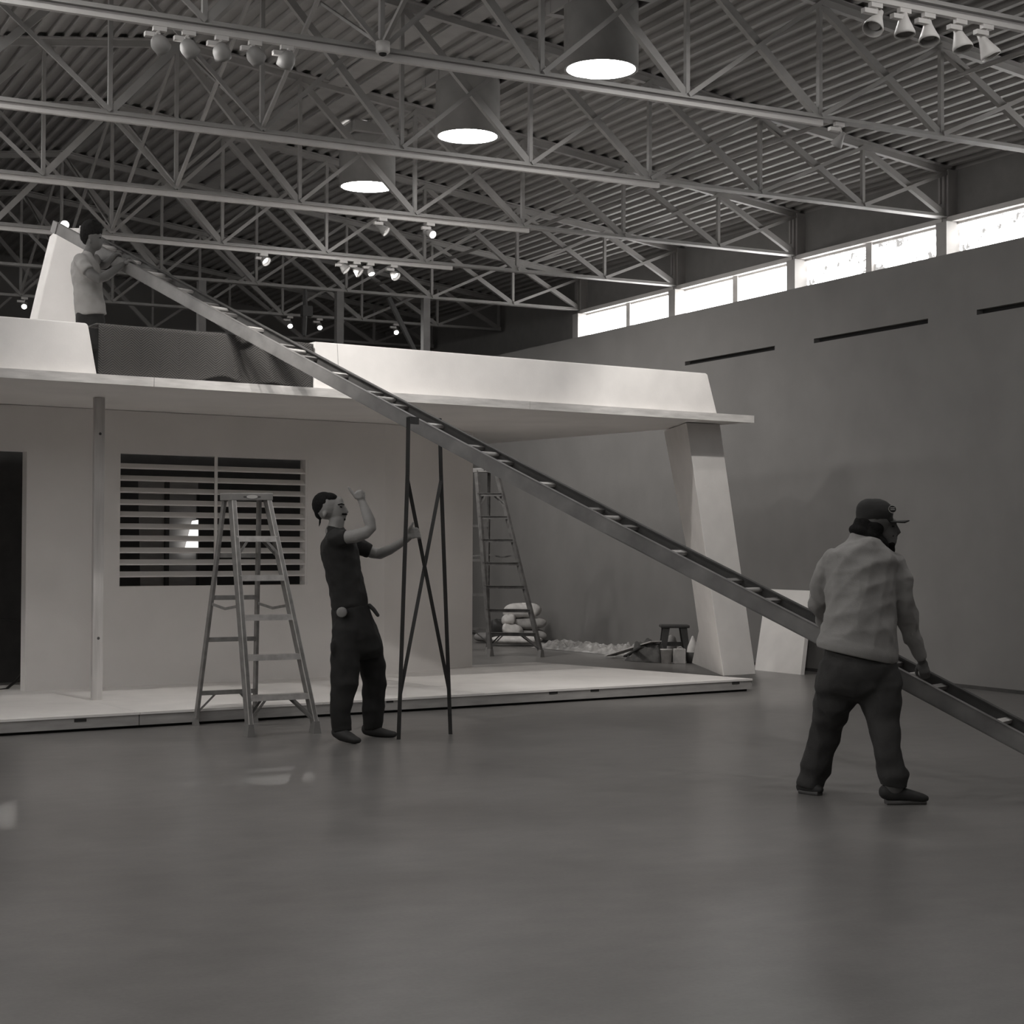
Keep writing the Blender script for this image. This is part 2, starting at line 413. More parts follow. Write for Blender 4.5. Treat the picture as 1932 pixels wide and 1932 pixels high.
# ================================================================== track lamps
M_LAMP = mat('lamp_enamel', 0.5, 0.45, var=0.06)
M_LAMPB = mat('lamp_body_grey', 0.22, 0.5, var=0.1)
M_LENS = emit('lit_lens', 9.0)
M_LENSDIM = mat('unlit_lens', 0.30, 0.2, var=0.1)
def track_light(px, py, j, aim, label, size=0.062, lit=True, kind='bell', stem=True, zt=None, group='track spots'):
    P = onY(px, py, YT(j)); aim = unit(V(aim)); zt = ZB-0.088 if zt is None else zt
    t = thing('track_light', (P[0], P[1], P[2]), label, 'spot light', group)
    MB().box((P[0]-0.045, P[1]-0.017, zt-0.03), (P[0]+0.045, P[1]+0.017, zt)).build('adapter', M_LAMP, t)
    back = P-aim*size*0.9
    m = MB()
    m.tube([(P[0], P[1], zt-0.02), (back[0], back[1], back[2]+0.02)], 0.009, 8)
    m.box((P[0]-0.10, P[1]-0.02, zt-0.075), (P[0]+0.0, P[1]+0.02, zt-0.045))
    m.build('stem', M_LAMP, t)
    s = size
    if kind == 'bell': prof = [(-1.5*s, 0.001), (-1.5*s, 0.35*s), (-0.9*s, 0.42*s), (-0.3*s, 0.62*s), (0.7*s, 1.0*s), (1.0*s, 1.02*s), (1.0*s, 0.95*s), (0.8*s, 0.9*s)]
    elif kind == 'globe': prof = [(-1.1*s, 0.001), (-1.0*s, 0.4*s), (-0.7*s, 0.74*s), (-0.3*s, 0.97*s), (0.1*s, 1.05*s), (0.5*s, 1.0*s), (0.9*s, 1.0*s), (0.85*s, 0.92*s)]
    else: prof = [(-1.3*s, 0.001), (-1.3*s, 0.62*s), (-1.2*s, 0.7*s), (0.9*s, 0.7*s), (0.9*s, 0.62*s), (0.8*s, 0.6*s)]
    h = MB().lathe(P, aim, prof, 20).build('head', M_LAMPB if lit else M_LAMP, t)
    r = 0.92*s if kind != 'can' else 0.62*s
    MB().disc(P+aim*(0.8 if kind != 'bell' else 0.45)*s, aim, r if kind != 'bell' else 0.6*s, 20).build('lens', M_LENS if lit else M_LENSDIM, t)
    return t, P
def spot_in(t, aim, power, size, blend=0.6):
    sp = bpy.data.lights.new('gallery_spot', 'SPOT'); sp.energy = power; sp.spot_size = math.radians(size); sp.spot_blend = blend; sp.shadow_soft_size = 0.035
    sp.color = (1.0, 0.97, 0.93)
    so = bpy.data.objects.new('gallery_spot', sp); COL.objects.link(so); so.parent = t
    so.rotation_euler = Vector(aim).to_track_quat('-Z', 'Y').to_euler(); so.location = tuple(unit(V(aim))*0.10)
# domed spots on the nearest track, aimed away at the stage house
targets = [hp(7.6, 12.4, 2.3), hp(8.6, 12.3, 1.4), hp(6.6, 12.3, 1.2), hp(9.0, 12.3, 1.9), hp(4.8, 12.6, 1.9)]
names = ['leftmost', 'second from left', 'middle', 'fourth from left', 'rightmost']
for k, (x, y) in enumerate(((301, 82), (356, 90), (418, 97), (481, 104), (541, 112))):
    P = onY(x, y, YT(0)); aim = unit(targets[k]-P)
    t, P = track_light(x, y, 0, aim, names[k]+' of five domed spots on the track at top left', 0.058, True, 'globe')
    spot_in(t, aim, SPOT_POWER, 58, 0.9)
# unlit spots at the top right
for k, (x, y) in enumerate(((1652, 42), (1706, 48), (1752, 62), (1812, 76), (1862, 90))):
    track_light(x, y, -1, (-0.5+0.2*k, -0.2, -0.75) if k not in (1,) else (0.0, -0.1, -1), names[k]+' of five bell spots on the top right track', 0.066, False, 'bell')
t, P = track_light(1583, 265, 0, (-0.15, 0.6, -0.7), 'single bell spot hanging under the truss near the right windows', 0.05, True, 'bell', zt=ZB-0.04)
spot_in(t, unit(hp(10.2, 12.3, 1.5)-P), LEG_POWER, 62, 0.6)
track_light(722, 432, 2, (0.6, -0.5, -0.6), 'wide bell spot aimed right under the two spot track', 0.055, True, 'bell')
track_light(812, 440, 2, (0.15, -0.9, -0.45), 'cylinder spot facing the viewer with a bright round lens', 0.062, True, 'can')
for (x, y, a), lab in zip(((498, 489, (0.3, -0.6, -0.55)), (648, 504, (0.5, -0.4, -0.65)), (673, 510, (0.6, -0.45, -0.6)), (699, 511, (0.1, -0.5, -0.8)), (743, 517, (0.3, -0.6, -0.6))),
                          ('lone lit bell spot at the left of the five spot track', 'first of four clustered lit spots', 'second of four clustered lit spots', 'third of four clustered lit spots, hanging straight', 'last of four clustered lit spots by the track end')):
    t, P = track_light(x, y, 3, a, lab, 0.06, True, 'bell' if x != 699 else 'can')
    spot_in(t, (0.62, -0.1, -0.62), FAR_POWER, 120, 0.8)
for (x, y), lab in zip(((547, 613), (603, 616), (747, 625), (46, 576)), ('small lit spot left of the dark hanging pole', 'small lit spot right of the dark hanging pole', 'small lit spot above the long white parapet', 'small lit spot at the far left edge above the parapet')):
    t, P = track_light(x, y, 5, (-0.2, -0.8, -0.5), lab, 0.058, True, 'can', zt=ZB-0.04)
    spot_in(t, (0.15, -0.6, -0.7), FAR_POWER, 110, 0.8)
track_light(121, 424, 3, (-0.1, -0.95, -0.2), 'brightest round spot glowing behind the white fin and ladder top', 0.075, True, 'can')
t = thing('ceiling_camera', onY(716, 97, YT(0)), 'small drum shaped device with dark lens on the nearest truss', 'device')
P = onY(716, 97, YT(0)) + np.array([0, -0.06, 0])
MB().lathe(P, (0, 0, -1), [(-0.05, 0.001), (-0.05, 0.05), (0.02, 0.05), (0.03, 0.042), (0.03, 0.001)], 20).build('drum', M_LAMP, t)
MB().lathe(P-cz*0.03, (0, 0, -1), [(0, 0.028), (0.012, 0.026), (0.018, 0.015), (0.018, 0.0005)], 16).build('lens', M_DARK, t)

# slim posts under the dark truss and bits of the far end
M_FARPOST = mat('far_post_paint', 0.15, 0.6)
for x, lab in ((640, 'slim square post left of the small lit spot above the parapet'), (803, 'slim square post right of the slanting dark brace'), (380, 'faint slim post behind the blanket')):
    P = onY(x, 560, YT(4))
    tag(MB().box((P[0]-0.05, YT(4)-0.05, 0), (P[0]+0.05, YT(4)+0.05, ZB-0.04)).build('post', M_FARPOST), lab, 'post', 'slim posts under the truss')
a = onY(733, 561, YT(4)-0.085); b = onY(785, 668, YT(4)-0.085)
d_ = (b-a)/(a[2]-b[2])
tag(MB().bar(a, a+d_*1.15, 0.055, 0.055).build('slanting_brace', M_BLACKMETAL), 'dark slanting brace leaning from the truss behind the parapet', 'brace')
a = onY(576, 580, YT(4)-0.03)
t = thing('hanging_pole', (a[0], a[1], 3.9), 'short dark hanging pole with a clamp above the blanket', 'pole')
b = onY(574, 634, YT(4)-0.03)
MB().tube([(a[0], a[1], ZB-0.03), a, b], [0.02, 0.035, 0.03], 10).build('pole', M_BLACKMETAL, t)
MB().box((a[0]-0.05, a[1]-0.05, a[2]-0.12), (a[0]+0.09, a[1]+0.05, a[2]+0.02)).build('clamp', M_BLACKMETAL, t)
for (x0, x1, y), lab in (((752, 800, 564), 'pale shallow hanging panel between the slim posts'), ((876, 930, 570), 'pale shallow hanging panel right of the slim posts')):
    P = onY(x0, y, YT(5)+1.2); Q = onY(x1+20, y+6, YT(5)+1.2)
    m = MB(); c = (P+Q)/2; hw = (Q[0]-P[0])/2
    m.hexa([(c[0]-hw*0.7, c[1]-0.25, c[2]), (c[0]+hw*0.7, c[1]-0.25, c[2]), (c[0]+hw*0.7, c[1]+0.25, c[2]), (c[0]-hw*0.7, c[1]+0.25, c[2]), (c[0]-hw, c[1]-0.3, c[2]+0.09), (c[0]+hw, c[1]-0.3, c[2]+0.09), (c[0]+hw, c[1]+0.3, c[2]+0.09), (c[0]-hw, c[1]+0.3, c[2]+0.09)])
    t = thing('pale_panel', c, lab, 'glow patch')  # pale flat panel on hangers, not emitting
    m.build('pan', M_TRACK, t)
    MB().bar((c[0]-hw*0.5, c[1], c[2]+0.08), (c[0]-hw*0.5, c[1], ROOF(c[0])), 0.02, 0.02).bar((c[0]+hw*0.5, c[1], c[2]+0.08), (c[0]+hw*0.5, c[1], ROOF(c[0])), 0.02, 0.02).build('hanger', M_STEEL, t)

# ================================================================== the stage house
PZ, SOF, RT = 0.12, 2.575, 2.645            # platform top, soffit, roof top
VF = 11.92                                  # front edge of platform and roof
# --- platform
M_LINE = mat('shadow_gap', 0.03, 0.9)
pf = thing('platform', hp(6, VF, 0), 'low pale plywood stage platform under the white house', 'platform')
ur = lambda v: 10.81 - (v-VF)*0.165
uj = [1.5, 4.66, 6.2, 7.75, 9.3]
uj2 = uj + [None]
for k in range(len(uj)):
    a = uj[k]; g = 0.002
    if k < len(uj)-1: poly = [(a+g, VF-0.008), (uj[k+1]-g, VF-0.008), (uj[k+1]-g, 14.85), (a+g, 14.85)]
    else: poly = [(a+g, VF-0.008), (ur(VF), VF-0.008), (ur(14.85), 14.85), (a+g, 14.85)]
    MB().prism([hp(u, v, PZ-0.018) for u, v in poly], (0, 0, 0.018)).build('deck_panel', M_PLATFORM, pf)
for a, b in ((1.5, 4.655), (4.66, 10.80)):
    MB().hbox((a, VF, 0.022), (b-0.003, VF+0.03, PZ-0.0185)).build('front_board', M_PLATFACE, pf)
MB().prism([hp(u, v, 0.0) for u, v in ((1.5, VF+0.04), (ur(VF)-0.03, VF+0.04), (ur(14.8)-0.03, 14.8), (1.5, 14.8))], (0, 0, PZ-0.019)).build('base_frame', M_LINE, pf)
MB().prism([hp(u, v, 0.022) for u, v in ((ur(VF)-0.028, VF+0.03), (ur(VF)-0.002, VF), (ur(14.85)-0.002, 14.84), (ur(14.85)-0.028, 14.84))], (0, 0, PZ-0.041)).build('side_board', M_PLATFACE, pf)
for x0, x1, y in ((140, 163, 1359), (729, 742, 1323), (1036, 1052, 1307), (1114, 1130, 1302.5), (1381, 1395, 1288.5)):
    a = onv(x0, y, VF); b = onv(x1, y, VF); ua, ub = a@cu, b@cu; z = (a[2]+b[2])/2
    MB().hbox((ua, VF-0.003, z-0.011), (ub, VF+0.004, z+0.011)).build('handhold_slot', M_LINE, pf)

# --- front wall with a door opening and a louvred window
WV, WT = 14.15, 0.12
hw = thing('house_wall', hp(6, WV, PZ), 'plain painted wall of the stage house with door gap and louvred window', 'wall')
D0, D1, DZ = 3.3, 4.495, 2.18
U0, U1, Z0, Z1 = 5.315, 7.185, 1.01, 2.195
m = MB()
for a, b in (((1.5, PZ), (D0, SOF)), ((D0, DZ), (D1, SOF)), ((D1, PZ), (U0, SOF)), ((U0, PZ), (U1, Z0)), ((U0, Z1), (U1, SOF)), ((U1, PZ), (8.03, SOF))):
    m.hbox((a[0], WV, a[1]), (b[0], WV+WT, b[1]))
m.build('wall_face', M_PLASTER, hw)
MB().prism([hp(u, v, PZ) for u, v in ((8.03, WV), (9.37, WV+0.5), (9.33, WV+0.5+WT), (8.03, WV+WT))], (0, 0, SOF-PZ)).build('wall_return', M_PLASTER, hw)
lw = MB().hbox((U0-0.0, WV+0.005, Z0), (U0+0.02, WV+0.115, Z1)).hbox((U1-0.02, WV+0.005, Z0), (U1, WV+0.115, Z1)).build('louvre_frame', M_PLASTER, hw)
MB().hbox((6.235, WV-0.004, Z0), (6.262, WV+0.012, Z1)).build('mullion', M_PLASTER, hw)
sl = None
for k in range(1, 11):
    z = Z1-0.1075*k
    p = [hp(U0+0.02, WV+0.012, z-0.030), hp(U1-0.02, WV+0.012, z-0.030), hp(U1-0.02, WV+0.062, z+0.010), hp(U0+0.02, WV+0.062, z+0.010)]
    m = MB(); m.hexa(p + [q+cz*0.012 for q in p])
    m.build('slat', M_PLASTER, lw)
# inside of the house; partition added to keep light out behind the louvres
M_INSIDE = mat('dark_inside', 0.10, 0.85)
ib = thing('partition', hp(5, 16.6, 0), 'dark partition added inside the stage house to keep the view through the slats dark', 'partition')
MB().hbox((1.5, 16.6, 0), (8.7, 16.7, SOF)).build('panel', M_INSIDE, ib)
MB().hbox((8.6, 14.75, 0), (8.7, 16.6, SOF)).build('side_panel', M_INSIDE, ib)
t = thing('pale_board', onv(325, 1000, 15.4)*np.array([1, 1, 0]), 'pale board standing inside behind the left half of the louvres', 'board')
q = [onv(x, y, 15.4) for x, y in ((272, 1046), (374, 1046), (374, 905), (262, 905))]
q[0][2] = q[1][2] = 0.0
MB().prism(q, cv*0.02).build('sheet', M_PLATFACE, t)
a = onv(314, 960, 15.39); MB().hbox((a@cu-0.02, 15.36, 0.0), (a@cu+0.02, 15.395, 2.0)).build('batten', M_LADDARK, t)
t = thing('lit_patch', onv(362, 1040, 15.3), 'small glowing panel added as a lit patch behind the louvre slats', 'glow patch')
M_LITPATCH = emit('lit_patch_glow', 0.9)  # glowing polygon added for a lit patch indoors, no lamp there
MB().prism([onv(x, y, 15.3) for x, y in ((374, 1040), (348, 1040), (363, 983), (374, 981))], cv*0.01).build('glow_panel', M_LITPATCH, t)
a = onv(374, 1042, 15.31); MB().hbox((a@cu-0.01, 15.311, 0), (a@cu+0.01, 15.34, 1.9)).build('stand', M_BLACKMETAL, t)  # thin upright added behind the glowing polygon
# cable lying in the doorway
P = onz(0, 1300, PZ); 
pts = [onv(48, 1263, 14.6), onv(30, 1285, 14.5), onv(12, 1300, 14.45), onv(-10, 1303, 14.4)]
tag(MB().tube(pts, 0.012, 6).build('cable', M_BLACKMETAL), 'dark cable hanging inside the door gap at far left', 'cable')
pts = [onv(-5, 1166, 14.9), onv(20, 1171, 14.9), onv(49, 1175, 14.9)]
tag(MB().tube(pts, 0.007, 6).build('cable', M_BLACKMETAL), 'thin wire strung across the door gap at waist height', 'cable')

# --- post
po = thing('timber_post', hp(4.73, 13.05, PZ), 'single timber post standing between the door gap and louvred window', 'post')
MB().hbox((4.69, 13.03, PZ), (4.775, 13.07, SOF)).build('stud', M_PINEV, po)
for z in (2.28, 0.62): MB().lathe(hp(4.737, 13.0299, z), -cv, [(0, 0.012), (0.002, 0.011), (0.002, 0.0005)], 12).build('knot', M_LADDARK, po)

# --- roof deck, fascia, parapets
rf = thing('house_roof', hp(6, VF, SOF), 'flat overhanging roof of the stage house with a pine edge board', 'roof')
MB().prism([hp(u, v, SOF+0.004) for u, v in ((1.5, VF+0.02), (10.80, VF+0.02), (10.53, 16.3), (1.5, 16.3))], (0, 0, RT-SOF-0.01)).build('roof_slab', M_PLASTER, rf)
uf = onv(289, 720, VF)@cu
for a, b in ((1.5, uf-0.0015), (uf+0.0015, 8.1985), (8.2015, 10.82)):
    MB().hbox((a, VF-0.02, SOF), (b, VF+0.018, RT)).build('fascia_board', M_PINE, rf)
def parapet(ub0, ub1, ut0, ut1, label):
    t = thing('parapet_panel', hp((ub0+ub1)/2, VF+0.08, RT), label, 'parapet')
    zb, z1 = RT, 3.035
    poly = [(ub0, zb), (ub1, zb)]
    for k in range(5):                       # rounded outer top corner
        an = k*math.pi/8; r = 0.03
        poly.append((ut1-r+r*math.cos(an), z1-r+r*math.sin(an)))
    poly.append((ut0, z1))
    MB().prism([hp(u, VF+0.07+(z-zb)*0.12, z) for u, z in poly], cv*0.16).build('panel', M_WHITE, t, bevel=0.008)
    return t
pr_ = parapet(6.143, 10.43, 6.168, 10.352, 'long white sloping parapet panel on the right of the roof edge')
parapet(1.5, 4.33, 1.5, 4.278, 'white parapet panel at the left edge of the roof beside the blanket')
a = onv(641, 660, VF+0.07)@cu
MB().prism([hp(a+du, VF+0.0685+(z-RT)*0.12, z) for du, z in ((-0.002, RT), (0.002, RT), (0.002, 3.03), (-0.002, 3.03))], cv*0.002).build('joint', M_PLATFACE, pr_)

# --- moving blanket
def blanket_material():
    m = bpy.data.materials.new('zigzag_quilt'); m.use_nodes = True
    nt = m.node_tree; b = nt.nodes['Principled BSDF']; b.inputs['Roughness'].default_value = 0.95
    tc = nt.nodes.new('ShaderNodeTexCoord'); sp = nt.nodes.new('ShaderNodeSeparateXYZ')
    nt.links.new(tc.outputs['Object'], sp.inputs[0])
    def M(op, a, b_=None):
        n = nt.nodes.new('ShaderNodeMath'); n.operation = op
        for i, q in enumerate((a, b_)):
            if q is None: continue
            if isinstance(q, (int, float)): n.inputs[i].default_value = q
            else: nt.links.new(q, n.inputs[i])
        return n.outputs[0]
    zig = M('PINGPONG', M('MULTIPLY', sp.outputs['X'], 1.0), 0.075)
    st = M('SINE', M('MULTIPLY', M('ADD', sp.outputs['Z'], M('MULTIPLY', zig, 0.8)), 330.0))
    rp = nt.nodes.new('ShaderNodeValToRGB')
    rp.color_ramp.elements[0].color = (0.030, 0.028, 0.027, 1); rp.color_ramp.elements[1].color = (0.085, 0.08, 0.076, 1)
    nt.links.new(M('ADD', M('MULTIPLY', st, 0.5), 0.5), rp.inputs['Fac'])
    nt.links.new(rp.outputs['Color'], b.inputs['Base Color'])
    bp = nt.nodes.new('ShaderNodeBump'); bp.inputs['Strength'].default_value = 0.35; bp.inputs['Distance'].default_value = 0.004
    nt.links.new(st, bp.inputs['Height']); nt.links.new(bp.outputs['Normal'], b.inputs['Normal'])
    return m
def blank(s, q):
    u = 4.342 + s*(6.136-4.342)
    hump = 0.045*math.exp(-((s-0.55)/0.07)**2) + 0.02*math.exp(-((s-0.79)/0.06)**2)
    zb = RT+0.004+hump
    zt_ = 3.03-0.06*max(0, s-0.62)
    if q > 0.92: 
        k = (q-0.92)/0.08; z = zt_; off = -k*0.25
    else: z = zb+(zt_-zb)*q/0.92; off = 0
    fold = 0.014*math.sin(s*23+q*2)*(1-q*0.6)+0.03*math.exp(-((s-0.74-0.05*(1-q))/0.035)**2)-0.02*math.exp(-((s-0.66)/0.03)**2) + 0.03*hump/0.045*(1-q)
    return hp(u, VF+0.085-fold-off, z)
bl = MB().grid(blank, 90, 30).build('moving_blanket', blanket_material(), base=hp(5.2, VF+0.05, RT))
sd = bl.modifiers.new('thickness', 'SOLIDIFY'); sd.thickness = 0.012; sd.offset = 1
tag(bl, 'dark quilted moving blanket with zigzag stitching hung on the roof edge', 'blanket')

# --- white tapered fin on the roof
q = [ond(x, y, 15.0) for x, y in ((29, 766), (180, 766), (164, 436), (150, 430), (118, 430), (108, 440), (82, 545), (70, 597))]
fn = MB().prism(q, cv*0.22).build('tapered_fin', M_WHITE, base=(q[0]+q[1])/2, bevel=0.01)
tag(fn, 'white tapered fin standing on the roof behind the boy', 'fin')

# --- big slanted leg at the right front corner
n1, n2, n3 = hp(10.26, 12.25, 2.56), hp(10.76, 12.275, 0.12), hp(10.777, 13.222, 2.56)
nn = np.cross(n2-n1, n3-n1)
def onplane(x, y):
    r = ray(x, y); return CAM + r*(((n1-CAM)@nn)/(r@nn))
LP = [onplane(1295, 800), onplane(1252, 815), onplane(1300, 1060), onplane(1318, 1190), onplane(1305, 1251), onplane(1365, 1276)]
LP[0][2] = LP[1][2] = SOF-0.002
lg = MB().prism(LP, onv(1358, 803, 12.25)-onv(1295, 800, 12.25)).build('slanted_leg', M_WHITE, base=hp(10.9, 12.5, PZ), bevel=0.006)
tag(lg, 'broad slanted white leg holding up the right end of the roof', 'leg')
# --- white sheet leaning on the right wall
q = [V((11.03, 15.35, 0)), V((11.07, 14.56, 0)), V((11.42, 14.85, 0.90)), V((11.40, 15.64, 0.90))]
tag(MB().prism(q, (0.05, 0.0, 0.0)).build('leaning_panel', M_WHITE, base=(q[0]+q[1])/2), 'low white panel leaning on the dark wall beside the slanted leg', 'panel')

# ================================================================== step ladders
M_ALUDIM = mat('grey_ladder', 0.13, 0.6, var=0.3, scale=14)  # one darker grey for the whole taller stepladder
def stepladder(fl, fr, rl, rr, tfl, tfr, trl, trr, nsteps, label, rear_rungs, dim=False):
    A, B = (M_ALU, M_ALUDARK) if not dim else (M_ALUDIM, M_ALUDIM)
    fl, fr, rl, rr, tfl, tfr, trl, trr = [V(p) for p in (fl, fr, rl, rr, tfl, tfr, trl, trr)]
    t = thing('stepladder', (fl+fr+rl+rr)/4, label, 'ladder', 'stepladders')
    fwd = unit((rl+rr)/2-(fl+fr)/2)
    H = tfl[2]
    for a, b in ((fl, tfl), (fr, tfr)):
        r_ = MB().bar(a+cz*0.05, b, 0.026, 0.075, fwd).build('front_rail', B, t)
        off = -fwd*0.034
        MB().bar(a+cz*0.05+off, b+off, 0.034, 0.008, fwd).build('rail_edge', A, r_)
        MB().hexa([a+V(d) for d in ((-0.03, -0.05, 0), (0.03, -0.05, 0), (0.03, 0.05, 0), (-0.03, 0.05, 0), (-0.018, -0.042, 0.09), (0.018, -0.042, 0.09), (0.018, 0.042, 0.09), (-0.018, 0.042, 0.09))]).build('foot', M_PLASTIC, t)
    for a, b in ((rl, trl), (rr, trr)):
        MB().bar(a+cz*0.03, b, 0.022, 0.042, fwd).build('rear_rail', B, t)
        MB().hexa([a+V(d) for d in ((-0.022, -0.03, 0), (0.022, -0.03, 0), (0.022, 0.03, 0), (-0.022, 0.03, 0), (-0.014, -0.024, 0.06), (0.014, -0.024, 0.06), (0.014, 0.024, 0.06), (-0.014, 0.024, 0.06))]).build('foot', M_PLASTIC, t)
    P = lambda a, b, z: a+(b-a)*(z/b[2])
    for k in range(1, nsteps+1):
        z = H*k/(nsteps+1)
        a, b = P(fl, tfl, z), P(fr, tfr, z)
        s_ = MB().bar(a, b, 0.08, 0.006).bar(a-fwd*0.038-cz*0.018, b-fwd*0.038-cz*0.018, 0.006, 0.042).bar(a+fwd*0.038-cz*0.012, b+fwd*0.038-cz*0.012, 0.006, 0.03).build('step', A, t)
    for k, down in ((1, 0.62), (nsteps, 0.5)):
        z = H*k/(nsteps+1); a, b = P(fl, tfl, z), P(fr, tfr, z); dz = H/(nsteps+1)*down
        a2, b2 = P(fl, tfl, z-dz), P(fr, tfr, z-dz)
        for e_ in (-0.03, 0.03):
            MB().bar(a+(b-a)*0.3-cz*0.02+fwd*e_, a2+fwd*e_, 0.008, 0.018).build('knee_brace', B, t)
            MB().bar(b+(a-b)*0.3-cz*0.02+fwd*e_, b2+fwd*e_, 0.008, 0.018).build('knee_brace', B, t)
    for z in rear_rungs:
        MB().bar(P(rl, trl, z), P(rr, trr, z), 0.018, 0.034).build('rear_brace', B, t)
    z = rear_rungs[0]
    a, b = P(rl, trl, z), P(rr, trr, z); a2, b2 = P(rl, trl, z*0.4), P(rr, trr, z*0.4)
    MB().bar(a+(b-a)*0.3, a2, 0.012, 0.014).build('knee_brace', B, t)
    MB().bar(b+(a-b)*0.3, b2, 0.012, 0.014).build('knee_brace', B, t)
    for a, b, c, d in ((fl, tfl, rl, trl), (fr, tfr, rr, trr)):
        z = H*0.42; p, q = P(a, b, z+H*0.12), P(c, d, z+H*0.12)
        MB().bar(p, (p+q)/2-cz*0.03, 0.006, 0.02).bar((p+q)/2-cz*0.03, q, 0.006, 0.02).build('spreader', B, t)
    c = [tfl, tfr, trr, trl]; sv = unit(tfr-tfl)
    o = [tfl-sv*0.03-fwd*0.045, tfr+sv*0.03-fwd*0.045, trr+sv*0.03+fwd*0.02, trl-sv*0.03+fwd*0.02]
    cap = MB().hexa([p-cz*0.025 for p in o]+[p+cz*0.03 for p in o]).build('cap', M_PLASTIC, t, bevel=0.006)
    m = MB().prism([o[0]*(1-k)+o[1]*k-fwd*0.0015+cz*zz for k, zz in ((0.3, -0.004), (0.7, -0.004), (0.7, 0.006), (0.3, 0.006))], fwd*0.001)
    m.build('cap_slot', M_LADDARK, cap)
    lc = (o[0]+o[1])/2-fwd*0.0025+cz*0.002
    MB().add([lc+sv*0.045*math.cos(k*math.pi/8)+cz*0.014*math.sin(k*math.pi/8) for k in range(16)], [tuple(range(16))]).build('cap_label', M_TRACK, cap)
    return t
sl1 = stepladder((3.82, 11.48, 0), (4.33, 11.50, 0), (3.69, 12.37, 0), (4.17, 12.40, 0),
           onY(437, 938, 11.80), onY(503, 938, 11.82), onY(424, 938, 11.98), onY(489, 938, 12.0), 5,
           'bare aluminium stepladder standing on the concrete before the louvred window', [0.25, 0.66, 0.98, 1.3])
a = onz(925, 1238, 0); b = onz(1020, 1239.5, 0)
fw = unit(np.array([-0.1, 1.0, 0]))
tA, tB = ond(899, 886, 21.35), ond(936, 886, 21.3); tA[2] = tB[2] = 2.36
stepladder(a, b, a+fw*1.25+np.array([-0.15, 0, 0]), b+fw*1.25+np.array([0.0, 0, 0]), tA, tB, tA+fw*0.17, tB+fw*0.17, 7,
           'taller grey stepladder far back beside the stacked sacks', [0.3, 0.75, 1.2, 1.65], True)

# ================================================================== long ladder carried up to the roof
INV = lambda x: 0.0858 + 2.317e-5*(x-800)
def lad_pt(x, off=0.0):
    y = 452+0.534*(x-130) - 9
    s = (x-130)/1410.0
    sag = 10*max(0.0, 4*s*(1-s)) if 0 < s < 1 else 0
    return ond(x, y+sag+off, 1/INV(x))
LA, LB = lad_pt(106), lad_pt(2112)
ldir = unit(LB-LA); hd = unit(ldir*np.array([1, 1, 0]))
rn = np.array([-hd[1], hd[0], 0.0])                # across the ladder, away from the viewer
if rn@Fv < 0: rn = -rn
lup = unit(np.cross(rn, ldir)); lup = lup if lup[2] > 0 else -lup
LW = 0.28
xs = [106, 160, 240, 340, 460, 600, 760, 940, 1140, 1360, 1600, 1860, 2112]
ll = thing('long_ladder', (LA+LB)/2, 'very long narrow ladder slanting from the roof down to the floor', 'ladder')
def rail(off, web, edge, name):
    m = MB(); fl_ = MB()
    P = [lad_pt(x)+rn*off for x in xs]
    for p, q in zip(P[:-1], P[1:]):
        m.bar(p, q+unit(q-p)*0.003, 0.012, 0.09, lup)
        for s in (-1, 1):
            fl_.bar(p+lup*s*0.045+rn*0.012*(1 if off == 0 else -1), q+lup*s*0.045+rn*0.012*(1 if off == 0 else -1), 0.036, 0.007, lup)
    r_ = m.build(name, web, ll); fl_.build('rail_flange', edge, r_)
    return r_
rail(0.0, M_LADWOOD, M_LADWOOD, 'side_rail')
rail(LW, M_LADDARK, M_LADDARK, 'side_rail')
for off in (0.0, LW):
    p = lad_pt(106)+rn*off
    MB().bar(p-ldir*0.05, p+ldir*0.02, 0.03, 0.10, lup).build('rail_cap', M_RUNG if off else M_PLASTIC, ll)
rounds = [168, 260, 379, 526, 694, 890, 1122, 1389, 1700, 2052]
for k, x in enumerate(rounds):
    p = lad_pt(x)
    MB().tube([p+rn*0.004+lup*0.018, p+rn*(LW-0.004)+lup*0.018], 0.016, 10).build('rung', M_RUNG, ll)
    w_ = (rounds[min(k+1, 9)]-rounds[max(k-1, 0)])/(2 if 0 < k < 9 else 1)
    for s in (-0.128, 0.128, 0.5):
        xx = x+w_*s
        if xx < 112 or xx > 2100: continue
        q = lad_pt(xx)
        MB().bar(q+rn*0.004+lup*0.012, q+rn*(LW-0.004)+lup*0.012, 0.036, 0.022, lup).build('cross_brace', M_ALUDARK if s != 0.5 else M_ALU, ll)

# ================================================================== tall crossed stand under the ladder
st = thing('crossed_stand', (onz(752, 1395)+onz(850, 1385))/2, 'tall thin black crossed steel stand propping up the long ladder', 'stand')
fa, fb = onz(752, 1395), onz(850, 1385)
pa, pb = ond(770.5, 787, 11.52), ond(829.5, 789, 11.97)
ka, kb = ond(769, 895, 11.56), ond(832, 895, 11.99)
vw = -Fv*np.array([1, 1, 0])
MB().bar(fa, ka, 0.028, 0.02, vw).bar(ka, pa, 0.028, 0.02, vw).build('upright', M_BLACKMETAL, st)
MB().bar(fb, kb, 0.028, 0.02, vw).bar(kb, pb, 0.028, 0.02, vw).build('upright', M_BLACKMETAL, st)
ca, cb = fa+(ka-fa)*0.17, fb+(kb-fb)*0.17
MB().bar(ca, kb+(fb-kb)*0.02, 0.026, 0.016, vw).build('cross_bar', M_BLACKMETAL, st)
MB().bar(cb+Fv*0.018, ka+(fa-ka)*0.02+Fv*0.018, 0.026, 0.016, vw).build('cross_bar', M_BLACKMETAL, st)
